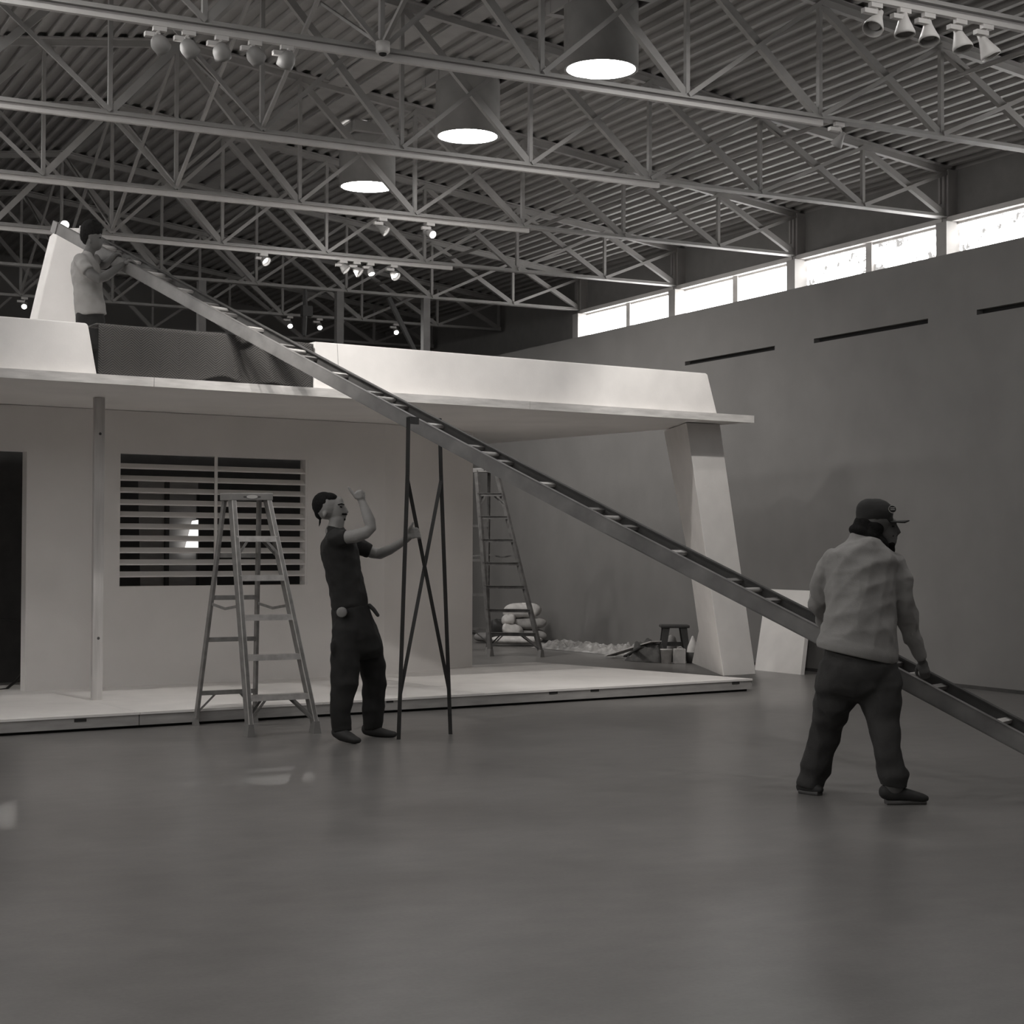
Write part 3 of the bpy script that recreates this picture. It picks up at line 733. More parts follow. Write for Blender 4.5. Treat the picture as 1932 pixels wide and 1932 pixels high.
MB().bar(pa-cz*0.02, pa-cz*0.02+rn*0.10, 0.02, 0.05).build('bracket', M_BLACKMETAL, st)

# ================================================================== things piled along the far part of the right wall
M_SACK = mat('white_sack', 0.60, 0.7, var=0.2, scale=9, bump=0.3, bscale=25)
M_SACKG = mat('grey_sack', 0.38, 0.7, var=0.25, scale=9, bump=0.3, bscale=25)
M_TARP = mat('clear_plastic_sheet', 0.34, 0.35, var=0.3, scale=9, bump=0.5, bscale=18)
M_CLOTH = mat('dark_cloth', 0.10, 0.9, var=0.4, scale=8, bump=0.4)
def sack(cx, cy, w_, h_, d, m, label, tilt=0.0, seed=0, name='sack'):
    c = ond(cx, cy, d); k = d/FPX; rx, rz, ry = w_*k/2*1.08, h_*k/2, 0.16
    rnd = random.Random(seed); ph = [rnd.uniform(0, 6) for _ in range(4)]
    def fn(s, q):
        th = 2*math.pi*s; fi = math.pi*(q-0.5)
        sx = math.copysign(abs(math.cos(th))**0.6, math.cos(th)); sy = math.copysign(abs(math.sin(th))**0.6, math.sin(th))
        cf = abs(math.cos(fi))**0.55; sf = math.copysign(abs(math.sin(fi))**0.9, math.sin(fi))
        wob = 1+0.06*math.sin(3*th+ph[0]+2*fi)+0.05*math.sin(5*th+ph[1])
        p = rx*cf*sx*wob*Rt + ry*cf*sy*wob*np.array([Fv[0], Fv[1], 0]) + cz*(rz*sf*wob + tilt*cf*sx*rx)
        return c+p
    o = MB().grid(fn, 28, 14).build(name, m, base=c-cz*rz)
    return tag(o, label, 'sack', 'sacks piled by the wall')
D = 23.6
sack(985, 1152, 66, 27, D, M_SACK, 'topmost white sack of the pile by the far wall', 0.03, 1)
sack(960, 1169, 24, 20, D-0.15, M_SACK, 'small white sack end poking out left in the pile', 0.1, 2)
sack(995, 1176, 62, 22, D, M_SACKG, 'greyish sack under the topmost one in the pile', 0.0, 3)
sack(966, 1188, 36, 22, D-0.2, M_SACK, 'white sack lying slanted at the lower left of the pile', -0.15, 4)
sack(998, 1198, 62, 20, D, M_SACKG, 'flat grey sack at the bottom of the pile', 0.0, 5)
sack(938, 1186, 28, 34, D, M_BLACKMETAL, 'black bin bag left of the white sacks', 0.0, 6, 'bin_bag')
sack(915, 1202, 40, 16, D+0.3, M_PLASTIC, 'low grey bundle at the far left of the pile', 0.0, 7, 'bundle')
sack(972, 1207, 90, 14, D-0.5, M_SACK, 'flat white folded sheet under the sack pile', 0.0, 8, 'folded_sheet')
def crumple(u0, u1, y0, y1, h, seed, m, label, name, nx=46, ny=12, d0=0.0):
    rnd = random.Random(seed)
    A, B = onz(u0, y0), onz(u1, y1); wdir = unit(B-A); nrm = np.array([-wdir[1], wdir[0], 0]); nrm = nrm if nrm[0] > 0 else -nrm
    L = np.linalg.norm(B-A); ph = [(rnd.uniform(3, 22), rnd.uniform(3, 14), rnd.uniform(0, 6)) for _ in range(7)]
    def fn(s, q):
        e = min(1, 6*s, 6*(1-s), 5*q, 5*(1-q))
        z = sum(abs(math.sin(a*s*L*0.9+b*q+c)) for a, b, c in ph)/7
        return A+wdir*(s*L)+nrm*(q*0.34)+cz*(0.004+h*e*(z*1.5-0.25 if z > 0.2 else 0.05))
    o = MB().grid(fn, nx, ny, False).build(name, m, base=(A+B)/2)
    return tag(o, label, 'sheet')
crumple(1000, 1170, 1222, 1238, 0.13, 3, M_TARP, 'crumpled clear plastic sheeting spread along the wall base', 'plastic_sheeting', 90, 14)
crumple(1135, 1215, 1233, 1240, 0.15, 9, M_TARP, 'smaller heap of crumpled plastic before the stool', 'plastic_sheeting')
crumple(1178, 1246, 1247, 1251, 0.24, 12, M_CLOTH, 'dark folded drop cloth in front of the stool', 'drop_cloth')
# boards propped on the heap
a, b = onz(1150, 1240), ond(1238, 1210, 19.9)
tag(MB().bar(a+cz*0.02, b, 0.16, 0.012).build('loose_board', M_PINE, base=a), 'pale loose board propped across the cloth heap', 'board')
a, b = onz(1180, 1243), ond(1212, 1220, 19.7)
tag(MB().bar(a+cz*0.03, b, 0.05, 0.02).build('dark_batten', M_LADDARK, base=a), 'short dark batten lying on the loose board', 'batten')
# dark stool
c = onz(1272, 1246); hgt = 0.36
t = thing('low_stool', c, 'dark low stool with splayed legs by the slanted leg', 'stool')
e1 = Rt; e2 = np.array([Fv[0], Fv[1], 0])
z = 0.40
MB().hexa([c+e1*a_*0.175+e2*b_*0.14+cz*(z+h_) for h_ in (0, 0.035) for a_, b_ in ((-1, -1), (1, -1), (1, 1), (-1, 1))]).build('seat', M_LADDARK, t, bevel=0.01)
for a_, b_ in ((-1, -1), (1, -1), (1, 1), (-1, 1)):
    MB().hexa([c+e1*(a_*0.16+s1*0.03)+e2*(b_*0.12+s2*0.03)+cz*0 for s1, s2 in ((-1, -1), (1, -1), (1, 1), (-1, 1))]+[c+e1*(a_*0.105+s1*0.04)+e2*(b_*0.09+s2*0.03)+cz*z for s1, s2 in ((-1, -1), (1, -1), (1, 1), (-1, 1))]).build('leg', M_LADDARK, t)
MB().bar(c-e1*0.12+cz*0.2, c+e1*0.12+cz*0.2, 0.02, 0.05).build('stretcher', M_LADDARK, t)
# white tub, paper bag, box
c = onz(1283, 1252)
t = thing('white_box', c, 'small white carton in front of the stool', 'box')
b_ = MB().hexa([c+e1*a_*0.068+e2*(b2+1)*0.07+cz*h_ for h_ in (0, 0.17) for a_, b2 in ((-1, -1), (1, -1), (1, 1), (-1, 1))]).build('carton', M_SACK, t, bevel=0.004)
MB().tube([c+e1*k*0.045+cz*(0.17+0.03*(1-k*k)) for k in (-1, -0.5, 0, 0.5, 1)], 0.004, 6).build('handle', M_SACK, t)
c = onz(1257, 1252)
t = thing('white_tub', c, 'white plastic tub left of the carton', 'tub')
MB().lathe(c, (0, 0, 1), [(0, 0.001), (0, 0.055), (0.16, 0.068), (0.162, 0.072), (0.172, 0.072), (0.172, 0.001)], 20).build('bucket', M_SACK, t)
c = onz(1266, 1243)
tag(MB().lathe(c, (0, 0, 1), [(0, 0.001), (0, 0.07), (0.2, 0.075), (0.27, 0.055), (0.3, 0.001)], 16).build('paper_sack', M_SACKG, base=c), 'rounded pale paper sack under the stool', 'sack')
c = onz(1307, 1251)
t = thing('dark_bucket', c, 'dark bucket holding a white cone beside the slanted leg', 'bucket')
MB().lathe(c, (0, 0, 1), [(0, 0.001), (0, 0.07), (0.13, 0.085), (0.13, 0.078), (0.12, 0.001)], 18).build('bucket', M_LADDARK, t)
MB().lathe(c+cz*0.12, (0, 0, 1), [(0, 0.075), (0.08, 0.06), (0.2, 0.01), (0.205, 0.0005)], 14).build('cone', M_SACK, t)

# ================================================================== people
M_SKIN = mat('skin', 0.25, 0.55, var=0.08, scale=12)
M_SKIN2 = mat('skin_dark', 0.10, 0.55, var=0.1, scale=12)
M_SKIN3 = mat('skin_boy', 0.10, 0.55, var=0.1, scale=12)  # the boy's own darker skin tone
M_HAIR = mat('black_hair', 0.014, 0.9, spec=0.1, var=0.3, scale=60, bump=0.5, bscale=160)
M_TEE = mat('black_tee', 0.022, 0.9, var=0.15, scale=20)
M_JEAN1 = mat('dark_work_trousers', 0.020, 0.9, var=0.2, scale=12)
M_JEAN2 = mat('dark_denim', 0.040, 0.9, var=0.25, scale=10, bump=0.2, bscale=120)
M_SWEAT = mat('grey_sweatshirt', 0.27, 0.95, var=0.08, scale=10, bump=0.15, bscale=150)
M_TSHIRT = mat('grey_tshirt', 0.27, 0.95, var=0.10, scale=14)
M_SHOE = mat('dark_shoe', 0.03, 0.7, var=0.2)
M_SOLE = mat('shoe_sole', 0.09, 0.7, var=0.2)
M_CAP = mat('dark_cap', 0.025, 0.85, var=0.2)
VIEW = unit(np.array([Fv[0], Fv[1], 0.0]))

class Fig:
    def __init__(s, d0): s.d0 = d0; s.k = d0/FPX
    def P(s, x, y, dd=0.0): return ond(x, y, s.d0+dd)
    def chain(s, m, rings, n=16, caps=(True, True), scale=1.0):
        # rings: (px, py, depth offset, radius in px, depth ratio)
        R = [(s.P(r[0], r[1], r[2]), r[3]*s.k*scale, (r[4] if len(r) > 4 else 1.0)) for r in rings]
        k = len(R); pts = [r[0] for r in R]; out = []
        tg = [unit(pts[min(i+1, k-1)]-pts[max(i-1, 0)]) for i in range(k)]
        def frame(t):
            a = np.cross(t, VIEW)
            if np.linalg.norm(a) < 0.15: a = np.cross(t, cz)
            a = unit(a); return a, unit(np.cross(t, a))
        sec = []
        if caps[0]:
            for an in (80, 55, 28): sec.append((pts[0]-tg[0]*R[0][1]*math.sin(math.radians(an))*0.9, R[0][1]*math.cos(math.radians(an)), R[0][2], tg[0]))
        for i in range(k): sec.append((pts[i], R[i][1], R[i][2], tg[i]))
        if caps[1]:
            for an in (28, 55, 80): sec.append((pts[-1]+tg[-1]*R[-1][1]*math.sin(math.radians(an))*0.9, R[-1][1]*math.cos(math.radians(an)), R[-1][2], tg[-1]))
        vs = []; pa = None
        for c, r, q, t in sec:
            a, b = frame(t)
            if pa is not None and a@pa < 0: a, b = -a, -b
            pa = a
            vs += [c+r*(math.cos(2*math.pi*j/n)*a+q*math.sin(2*math.pi*j/n)*b) for j in range(n)]
        K = len(sec)
        fs = [(i*n+j, i*n+(j+1) % n, (i+1)*n+(j+1) % n, (i+1)*n+j) for i in range(K-1) for j in range(n)]
        fs += [tuple(range(n-1, -1, -1)), tuple(range((K-1)*n, K*n))]
        m.add(vs, fs, True); return m
    def ell(s, m, x, y, dd, rx, ry, rz=0.8, rot=0.0, n=18):
        # ellipsoid: rx, ry in px in the picture plane, depth radius = rz * rx
        c = s.P(x, y, dd); a = math.radians(rot)
        ex = Rv*math.cos(a)+Uv*math.sin(a); ey = -Rv*math.sin(a)+Uv*math.cos(a); ez = np.cross(ex, ey)
        vs = []; h = n//2
        for i in range(h+1):
            f_ = math.pi*(i/h-0.5)*0.999
            for j in range(n):
                t = 2*math.pi*j/n
                vs.append(c+s.k*(rx*math.cos(f_)*math.cos(t)*ex+ry*math.sin(f_)*ey+rx*rz*math.cos(f_)*math.sin(t)*ez))
        fs = [(i*n+j, i*n+(j+1) % n, (i+1)*n+(j+1) % n, (i+1)*n+j) for i in range(h) for j in range(n)]
        fs += [tuple(range(n-1, -1, -1)), tuple(range(h*n, (h+1)*n))]
        m.add(vs, fs, True); return m
def blob(m, name, material, parent, voxel=0.008, smooth=4, wrinkle=0.0, wsize=0.1, zmin=None, seed=0, fade=None):
    o = m.build(name, material, parent)
    r = o.modifiers.new('remesh', 'REMESH'); r.mode = 'VOXEL'; r.voxel_size = voxel; r.use_smooth_shade = True
    if smooth:
        s = o.modifiers.new('smooth', 'SMOOTH'); s.factor = 0.5; s.iterations = smooth
    dg = bpy.context.evaluated_depsgraph_get(); dg.update()
    me = bpy.data.meshes.new_from_object(o.evaluated_get(dg))
    old = o.data; o.modifiers.clear(); o.data = me; bpy.data.meshes.remove(old); me.name = name
    n = len(me.vertices)
    co = np.empty(n*3, 'f'); me.vertices.foreach_get('co', co); co = co.reshape(-1, 3)
    if wrinkle > 0:
        no = np.empty(n*3, 'f'); me.vertices.foreach_get('normal', no); no = no.reshape(-1, 3)
        rs = np.random.RandomState(seed); w_ = np.zeros(n)
        for _ in range(10):                       # a few long soft fold waves
            d = rs.randn(3); d[2] *= 1.2; d /= np.linalg.norm(d); ph = rs.rand()*6; f_ = (0.7+rs.rand()*0.9)*2*math.pi/wsize
            wob = rs.randn(3)*6
            w_ += 1-np.abs(np.sin((co@d)*f_*0.5+ph+0.8*np.sin(co@wob)))*2
        w_ /= 10
        if fade is not None: w_ *= np.clip((co[:, 2]+BASE[parent.name][2]-fade)/0.10, 0.12, 1)
        co = co+no*(w_*wrinkle*2.2)[:, None]
    if zmin is not None:
        b = BASE[parent.name][2]; co[:, 2] = np.maximum(co[:, 2], zmin-b)
    me.vertices.foreach_set('co', co.astype('f').ravel()); me.update()
    if len(me.materials) == 0: me.materials.append(material)
    me.polygons.foreach_set('use_smooth', [True]*len(me.polygons))
    return o

# ------------------------------------------------------------------ man in black, holding the stand
g = Fig(11.78)
m1 = thing('person', (onz(650, 1400)+onz(715, 1390))/2, 'man in black shirt and dark trousers pointing up while gripping the stand', 'person')
torso = [(632, 1001, 0, 17, 1.3), (635, 1012, 0, 28, 1.75), (638, 1024, 0, 34.5, 1.6), (640, 1038, 0, 36.5, 1.35), (645, 1062, 0, 36, 1.25), (650, 1088, 0, 35, 1.2), (656, 1112, 0, 35, 1.15), (660, 1140, 0, 36.5, 1.15)]
legN = [(655, 1190, -0.08, 30, 1.1), (651, 1225, -0.11, 28, 1.1), (651, 1262, -0.15, 28, 0.85), (650, 1290, -0.16, 28, 0.85), (645, 1318, -0.17, 22.5, 0.95), (642, 1345, -0.17, 20.5, 1), (643, 1362, -0.17, 21, 1.0), (645, 1374, -0.175, 19, 1.0), (646, 1382, -0.18, 18.5, 1)]
legF = [(684, 1190, 0.08, 31, 1.1), (695, 1222, 0.10, 29, 1.15), (703, 1255, 0.13, 26, 1.0), (706, 1288, 0.16, 24, 0.9), (705, 1318, 0.17, 23, 0.9), (704, 1345, 0.17, 22, 0.95), (704, 1360, 0.17, 21.5, 1), (702, 1369, 0.17, 19, 1), (703, 1377, 0.165, 19, 1)]
armN = [(640, 1017, -0.16, 11), (652, 1014, -0.20, 12.5), (672, 1011, -0.22, 12.5), (690, 1005, -0.23, 11.5), (700, 996, -0.22, 10.5), (697, 982, -0.21, 11), (691, 966, -0.19, 9.5), (685, 951, -0.17, 7.5), (681, 941, -0.16, 7.2)]
armF = [(668, 1024, 0.17, 11), (684, 1036, 0.19, 11.5), (703, 1043, 0.20, 11), (717, 1045, 0.19, 10.5), (735, 1037, 0.11, 10), (752, 1027, 0.04, 8.5), (766, 1018, -0.03, 7), (774, 1011, -0.06, 6.8)]
b = MB()
g.chain(b, torso, scale=0.86); g.chain(b, legN, scale=0.7); g.chain(b, legF, scale=0.7); g.ell(b, 664, 1175, 0, 34, 30, 1.0)
g.chain(b, armN, 14); g.chain(b, armF, 14)
g.chain(b, [(630, 1003, 0, 17), (634, 992, 0, 15), (636, 980, 0, 14.5)])            # neck
g.ell(b, 616, 955, 0, 25.5, 25.5, 0.80); g.ell(b, 633, 960, 0, 19, 25, 0.82, 14); g.ell(b, 635, 972, 0, 14, 11, 0.95, -24); g.ell(b, 646.5, 977, 0, 5.5, 5.5, 0.9)
g.ell(b, 641, 946, 0, 7, 9, 1.4, 18); g.ell(b, 646.5, 952.5, 0, 4, 3, 2.8)
g.chain(b, [(647.5, 954, 0, 2.6), (651.5, 960, 0, 3.2), (655, 966, 0, 3.4, 1.2), (651, 968.5, 0, 3)], 10)
g.ell(b, 651.5, 972, 0, 3.2, 2.2, 1.8); g.ell(b, 650.5, 975.3, 0, 3, 2, 1.7)
g.ell(b, 612.5, 970, -0.072, 4.2, 7, 0.45, -14)
# near hand: fist, thumb cocked back
g.ell(b, 677.5, 933, -0.16, 8.5, 9.5, 0.75, -20)
for k, (dx, dy) in enumerate(((0, 0), (1.6, 3.6), (2.2, 7.2), (2.0, 10.5))):
    q = 1-0.06*k
    g.chain(b, [(675+dx, 929.5+dy, -0.185, 3.4*q), (682+dx, 926.5+dy, -0.195, 3.4*q), (686.5+dx*0.4, 930+dy, -0.185, 3.2*q), (683, 935+dy*0.8, -0.18, 2.9*q)], 8)
g.chain(b, [(673, 939, -0.175, 4.2), (667, 932, -0.18, 3.5), (662, 926, -0.18, 2.9), (657.5, 919.5, -0.18, 2.2)], 8)
# far hand closed on the crossed bar
g.ell(b, 778, 1006, -0.055, 7.5, 9, 0.6, 20)
for k in range(4):
    y = 998+k*5.0; x = 780+k*1.0
    g.chain(b, [(x-5, y+1, -0.08, 3.2), (x+1, y-0.5, -0.115, 3.1), (x+6.5, y-0.2, -0.115, 3.0), (x+9.5, y+1.8, -0.085, 2.8), (x+6, y+3, -0.06, 2.5)], 8)
g.chain(b, [(772, 1004, -0.07, 3.8), (773, 996, -0.10, 3.3), (777.5, 990, -0.115, 2.8), (779.5, 986, -0.115, 2.3)], 8)
body = blob(b, 'body', M_SKIN, m1, 0.006, 3)
c = MB(); g.chain(c, torso, 24, scale=1.0)
g.chain(c, [(634, 1017, -0.15, 20), (645, 1015, -0.19, 17.5), (655, 1014, -0.205, 15.5, 1)], 16, (True, False))
g.chain(c, [(662, 1021, 0.15, 19), (682, 1034, 0.19, 17), (699, 1041, 0.20, 14.5)], 16, (True, False))
blob(c, 'shirt', M_TEE, m1, 0.010, 5, 0.006, 0.13, seed=3)
c = MB(); g.chain(c, [(661, 1143, 0, 35.5, 1.15), (663, 1160, 0, 38.5, 1.1), (667, 1180, 0, 41.5, 1.05), (671, 1205, 0, 47, 0.95), (675, 1230, 0, 48, 0.75), (677, 1246, 0, 44, 0.4)], 24, (False, False)); g.chain(c, legN, 20, (True, False)); g.chain(c, legF, 20, (True, False))
g.ell(c, 629, 1222, -0.2, 7, 16, 1.0)
blob(c, 'trousers', M_JEAN1, m1, 0.010, 6, 0.0055, 0.13, seed=5)
for rr in ([(637, 1380, -0.17, 12.5, 1), (646, 1386, -0.2, 12.5, 1.0), (658, 1391, -0.24, 10.5, 1.2), (670, 1396, -0.27, 7.5, 1.5), (676, 1397, -0.28, 5.5, 1.5)], [(693, 1375, 0.17, 12.5), (703, 1378, 0.16, 12), (718, 1382, 0.15, 9.5, 1.2), (735, 1385, 0.13, 7.2, 1.6), (744, 1385.5, 0.12, 5.5, 1.6)]):
    c = MB(); g.chain(c, rr); blob(c, 'shoe', M_SHOE, m1, 0.007, 3, zmin=0.0)
c = MB(); g.ell(c, 611.5, 952.5, 0, 23.5, 25, 0.86, 8); g.ell(c, 620, 942, 0, 16, 13, 1.1, 10); g.ell(c, 626, 938.5, 0, 12, 8.5, 1.35, -22); g.ell(c, 616, 962, -0.052, 6, 10, 0.6); g.ell(c, 603, 966, 0, 10, 14, 1.2); g.chain(c, [(604, 982, 0, 2.5), (603, 989, -0.01, 1.8), (601, 995, -0.01, 1.0)], 8)
blob(c, 'hair', M_HAIR, m1, 0.006, 3)
c = MB(); g.chain(c, [(646, 970, -0.035, 2.2), (653, 970.2, -0.01, 2.4), (653.5, 970.2, 0.01, 2.4)], 8); g.ell(c, 646.5, 979.5, 0, 6, 4.5, 0.95)
blob(c, 'beard', M_HAIR, m1, 0.005, 2)
c = MB(); g.ell(c, 643.5, 956.5, -0.052, 2.6, 1.4, 1.0, -20); blob(c, 'eye', M_HAIR, m1, 0.003, 0)
c = MB(); g.chain(c, [(638, 952, -0.058, 1.3), (645, 950.5, -0.05, 1.4), (649, 952, -0.03, 1.1)], 8); blob(c, 'eyebrow', M_HAIR, m1, 0.003, 0)
P = g.P(645, 1155, -0.175)
MB().lathe(P, -VIEW, [(-0.02, 0.001), (-0.02, 0.036), (0.02, 0.036), (0.024, 0.03), (0.024, 0.0005)], 18).build('tape_measure', M_PLASTIC, m1)
c = MB(); g.chain(c, [(697, 1142, -0.03, 4), (705, 1150, -0.03, 4.2), (713, 1161, -0.03, 3.6)], 10); blob(c, 'tool_handle', M_SHOE, m1, 0.005, 2)

# ------------------------------------------------------------------ big man in grey sweatshirt
g = Fig(9.05)
m2 = thing('person', (onz(1705, 1515)+onz(1525, 1497))/2, 'heavy man in grey sweatshirt and cap walking right with the ladder', 'person')
torso = [(1622, 1014, 0.02, 24, 1.0), (1624, 1024, 0.01, 41, 0.95), (1626, 1040, 0, 64, 0.75), (1627, 1058, 0, 71, 0.76), (1626, 1085, 0, 68, 0.85), (1624, 1120, 0, 67, 0.92), (1622, 1155, 0, 69, 0.95), (1621, 1185, 0, 72, 0.95), (1620, 1210, 0, 74, 0.92), (1618, 1232, 0, 74.5, 0.9)]
armL = [(1572, 1056, 0.04, 24), (1553, 1085, 0.09, 22), (1544, 1118, 0.15, 20), (1544, 1150, 0.24, 18.5), (1555, 1178, 0.36, 15), (1568, 1198, 0.48, 12)]
armR = [(1684, 1062, 0.0, 26), (1697, 1088, 0.01, 24.5), (1705, 1122, 0.03, 24), (1711, 1160, 0.07, 23.5), (1718, 1192, 0.11, 19.5), (1728, 1217, 0.14, 15), (1735, 1233, 0.16, 13)]
legL = [(1580, 1280, 0.03, 42, 1.25), (1574, 1320, 0.07, 40, 1.2), (1562, 1362, 0.13, 32, 1.05), (1553, 1400, 0.17, 31, 0.95), (1543, 1432, 0.19, 31, 0.95), (1538, 1450, 0.20, 34, 0.95), (1532, 1466, 0.20, 25, 1), (1529, 1480, 0.20, 28, 1), (1528, 1487, 0.2, 26, 1)]
legR = [(1660, 1285, -0.02, 43, 1.25), (1663, 1325, -0.05, 40, 1.2), (1668, 1370, -0.10, 31.5, 1.05), (1673, 1408, -0.14, 29, 1), (1679, 1440, -0.16, 28, 1), (1687, 1466, -0.17, 31, 0.95), (1687, 1478, -0.17, 27, 1), (1686, 1486, -0.17, 27, 1)]
b = MB()
g.chain(b, torso, scale=0.74); g.chain(b, armL + [(1578, 1206, 0.55, 9)], 14, scale=0.5); g.chain(b, armR[:-1], 14, scale=0.42)
g.chain(b, legL, scale=0.7); g.chain(b, legR, scale=0.7); g.ell(b, 1620, 1265, 0, 66, 50, 0.8)
g.chain(b, [(1628, 1024, 0.03, 23), (1638, 1010, 0.04, 23), (1646, 1000, 0.04, 23)])
g.ell(b, 1650, 982, 0.04, 33, 34, 0.86); g.ell(b, 1668, 1004, 0.05, 24, 28, 0.95, 8); g.ell(b, 1674, 1020, 0.05, 18, 16, 1.0); g.ell(b, 1682, 985, 0.05, 10, 8, 1.6)
g.chain(b, [(1689, 990, 0.05, 3.2), (1693, 998, 0.05, 4), (1696, 1004, 0.05, 4.6, 1.2), (1691, 1008, 0.05, 4)], 10); g.ell(b, 1689, 1015, 0.05, 4.5, 3, 1.8); g.ell(b, 1688, 1021, 0.05, 4.2, 2.8, 1.8)
g.ell(b, 1646, 1004, -0.05, 5.5, 8.5, 0.5, -8)
# right wrist and hand on the ladder rail
g.chain(b, [(1733, 1228, 0.155, 10), (1738, 1244, 0.17, 9.2)], 12)
g.ell(b, 1742, 1256, 0.18, 9.5, 12.5, 0.65, -16)
for k in range(4):
    x = 1737.5+k*4.6; e = (0, -1, -1, -3)[k]
    g.chain(b, [(x-2, 1260, 0.175, 4.3), (x, 1270+e, 0.165, 4.1), (x+2, 1277+e, 0.185, 3.9), (x+0.5, 1279+e, 0.215, 3.5), (x-2, 1274+e, 0.235, 3.2)], 8)
g.chain(b, [(1735, 1253, 0.19, 4.8), (1730, 1261, 0.20, 4.2), (1729, 1269, 0.21, 3.6), (1731, 1275, 0.215, 3.0)], 8)
# left hand reaching round the ladder
g.ell(b, 1582, 1212, 0.58, 8, 10, 0.7)
for k in range(4): g.chain(b, [(1580+k*3.6, 1214, 0.57, 3.8), (1582+k*3.6, 1222, 0.56, 3.6), (1583+k*3.6, 1227, 0.58, 3.2), (1582+k*3.6, 1226, 0.6, 2.9)], 8)
g.chain(b, [(1588, 1208, 0.57, 4), (1594, 1212, 0.56, 3.4), (1597, 1218, 0.56, 2.8)], 8)
blob(b, 'body', M_SKIN2, m2, 0.007, 3)
c = MB(); g.chain(c, torso, 28, (True, False)); g.chain(c, armL, 18, (True, True)); g.chain(c, armR, 18, (True, False))
g.chain(c, [(1618, 1214, 0, 76, 0.92), (1617, 1226, 0, 77.5, 0.91), (1617, 1238, 0, 75, 0.9)], 28, (False, False))
g.chain(c, [(1731, 1226, 0.15, 14.5), (1737, 1237, 0.163, 13.8)], 14)
sweat = blob(c, 'sweatshirt', M_SWEAT, m2, 0.010, 3, 0.014, 0.17, seed=11, fade=0.80)
# hem runs lower on the right: shear the bottom of the sweatshirt
me = sweat.data; n_ = len(me.vertices); co = np.empty(n_*3, 'f'); me.vertices.foreach_get('co', co); co = co.reshape(-1, 3); bz = BASE[m2.name]
lat = (co+bz-g.P(1618, 1232))@Rt; low = np.clip((1.05-(co[:, 2]+bz[2]))/0.30, 0, 1); near = np.clip((0.30-np.abs(lat))/0.08, 0, 1)
co[:, 2] -= (lat*0.24*low*near).astype('f'); me.vertices.foreach_set('co', co.ravel()); me.update()
c = MB(); g.chain(c, [(1619, 1215, 0, 62, 0.85), (1619, 1238, 0, 67, 0.85), (1619, 1250, 0, 75, 0.88), (1619, 1272, 0, 80, 0.85), (1620, 1296, 0, 81.5, 0.75), (1620, 1310, 0, 79, 0.6), (1619, 1324, 0, 60, 0.4)], 28, (False, False)); g.chain(c, legL, 22, (True, False)); g.chain(c, legR, 22, (True, False))
blob(c, 'trousers', M_JEAN2, m2, 0.011, 8, 0.008, 0.14, seed=21)
for rr, z_ in (([(1512, 1484, 0.22, 11.5), (1524, 1486, 0.19, 13), (1537, 1488, 0.15, 12), (1547, 1490, 0.12, 8)], 0), ([(1671, 1494, -0.17, 14.5), (1686, 1495, -0.17, 16.5), (1705, 1499, -0.17, 13, 1.1), (1726, 1503, -0.17, 10.5, 1.4), (1742, 1505.5, -0.17, 8, 1.6), (1747, 1506, -0.17, 6, 1.6)], 0)):
    c = MB(); g.chain(c, rr); sh = blob(c, 'shoe', M_SHOE, m2, 0.007, 3, zmin=0.0)
    pts = [onz(r[0], 1512 if r[0] > 1600 else 1496, 0.008) for r in rr]
    pts = [np.array([*(g.P(r[0], r[1], r[2])[:2]), 0.011]) for r in rr]
    MB().tube(pts, [max(r[3]*g.k*0.98, 0.02) for r in rr], 12).build('sole', M_SOLE, sh)
    s_ = sh.children[0]
    for v in s_.data.vertices: v.co.z = max(min(v.co.z, 0.022-BASE[m2.name][2]), 0.0-BASE[m2.name][2])
c = MB(); g.ell(c, 1650, 968, 0.04, 36, 28, 0.86, 4); g.ell(c, 1640, 962, 0.04, 25, 22, 1.1)
g.chain(c, [(1622, 982, 0.04, 9, 2.2), (1650, 984, 0.04, 9.5, 3.0), (1676, 981, 0.045, 9, 2.4)], 14)
cap = blob(c, 'cap', M_CAP, m2, 0.008, 3)
def brim(s, q):
    a = (s-0.5)*2
    x = 1680+36*q*(1-0.25*a*a); y = 984.5-1.2*q+2.5*a*a*q
    return g.P(x, y, 0.045+a*0.085*(1-0.35*q*q))+cz*(-0.004*a*a)
br = MB().grid(brim, 14, 8).build('bill', M_CAP, cap)
br.parent = cap
sd = br.modifiers.new('thickness', 'SOLIDIFY'); sd.thickness = 0.006
# emblem on the cap front: pale outlined oval with dark and pale bars
P = g.P(1680.5, 960.5, -0.068); ex = unit(Rv+0.55*VIEW); ey = unit(Uv-0.10*ex)
nrm = unit(np.cross(ex, ey)); nrm = nrm if nrm@VIEW < 0 else -nrm
def oval(rx, ry, off, mat_, name, par):
    MB().add([P+nrm*off+ex*rx*g.k*math.cos(t*math.pi/12)+ey*ry*g.k*math.sin(t*math.pi/12) for t in range(24)], [tuple(range(24))]).build(name, mat_, par)
oval(10, 7.6, 0.014, M_TRACK, 'emblem_edge', cap); oval(8.6, 6.2, 0.0148, M_CAP, 'emblem_field', cap)
for y0 in (-1.0, 2.2):
    MB().add([P+nrm*0.0155+ex*a*g.k+ey*b_*g.k for a, b_ in ((-6.5, y0-0.9), (6.0, y0-0.6), (5.0, y0+1.2), (-5.0, y0+0.9))], [(0, 1, 2, 3)]).build('emblem_bar', M_TRACK, cap)
c = MB(); g.ell(c, 1632, 990, 0.04, 22, 22, 1.25); g.ell(c, 1622, 1002, 0.03, 21, 13, 1.5, -16); g.ell(c, 1640, 1010, 0.02, 26, 15, 1.25, -16); g.ell(c, 1655, 1020, 0.02, 20, 13, 1.3, -20); g.ell(c, 1648, 997, 0.0, 20, 16, 1.1)
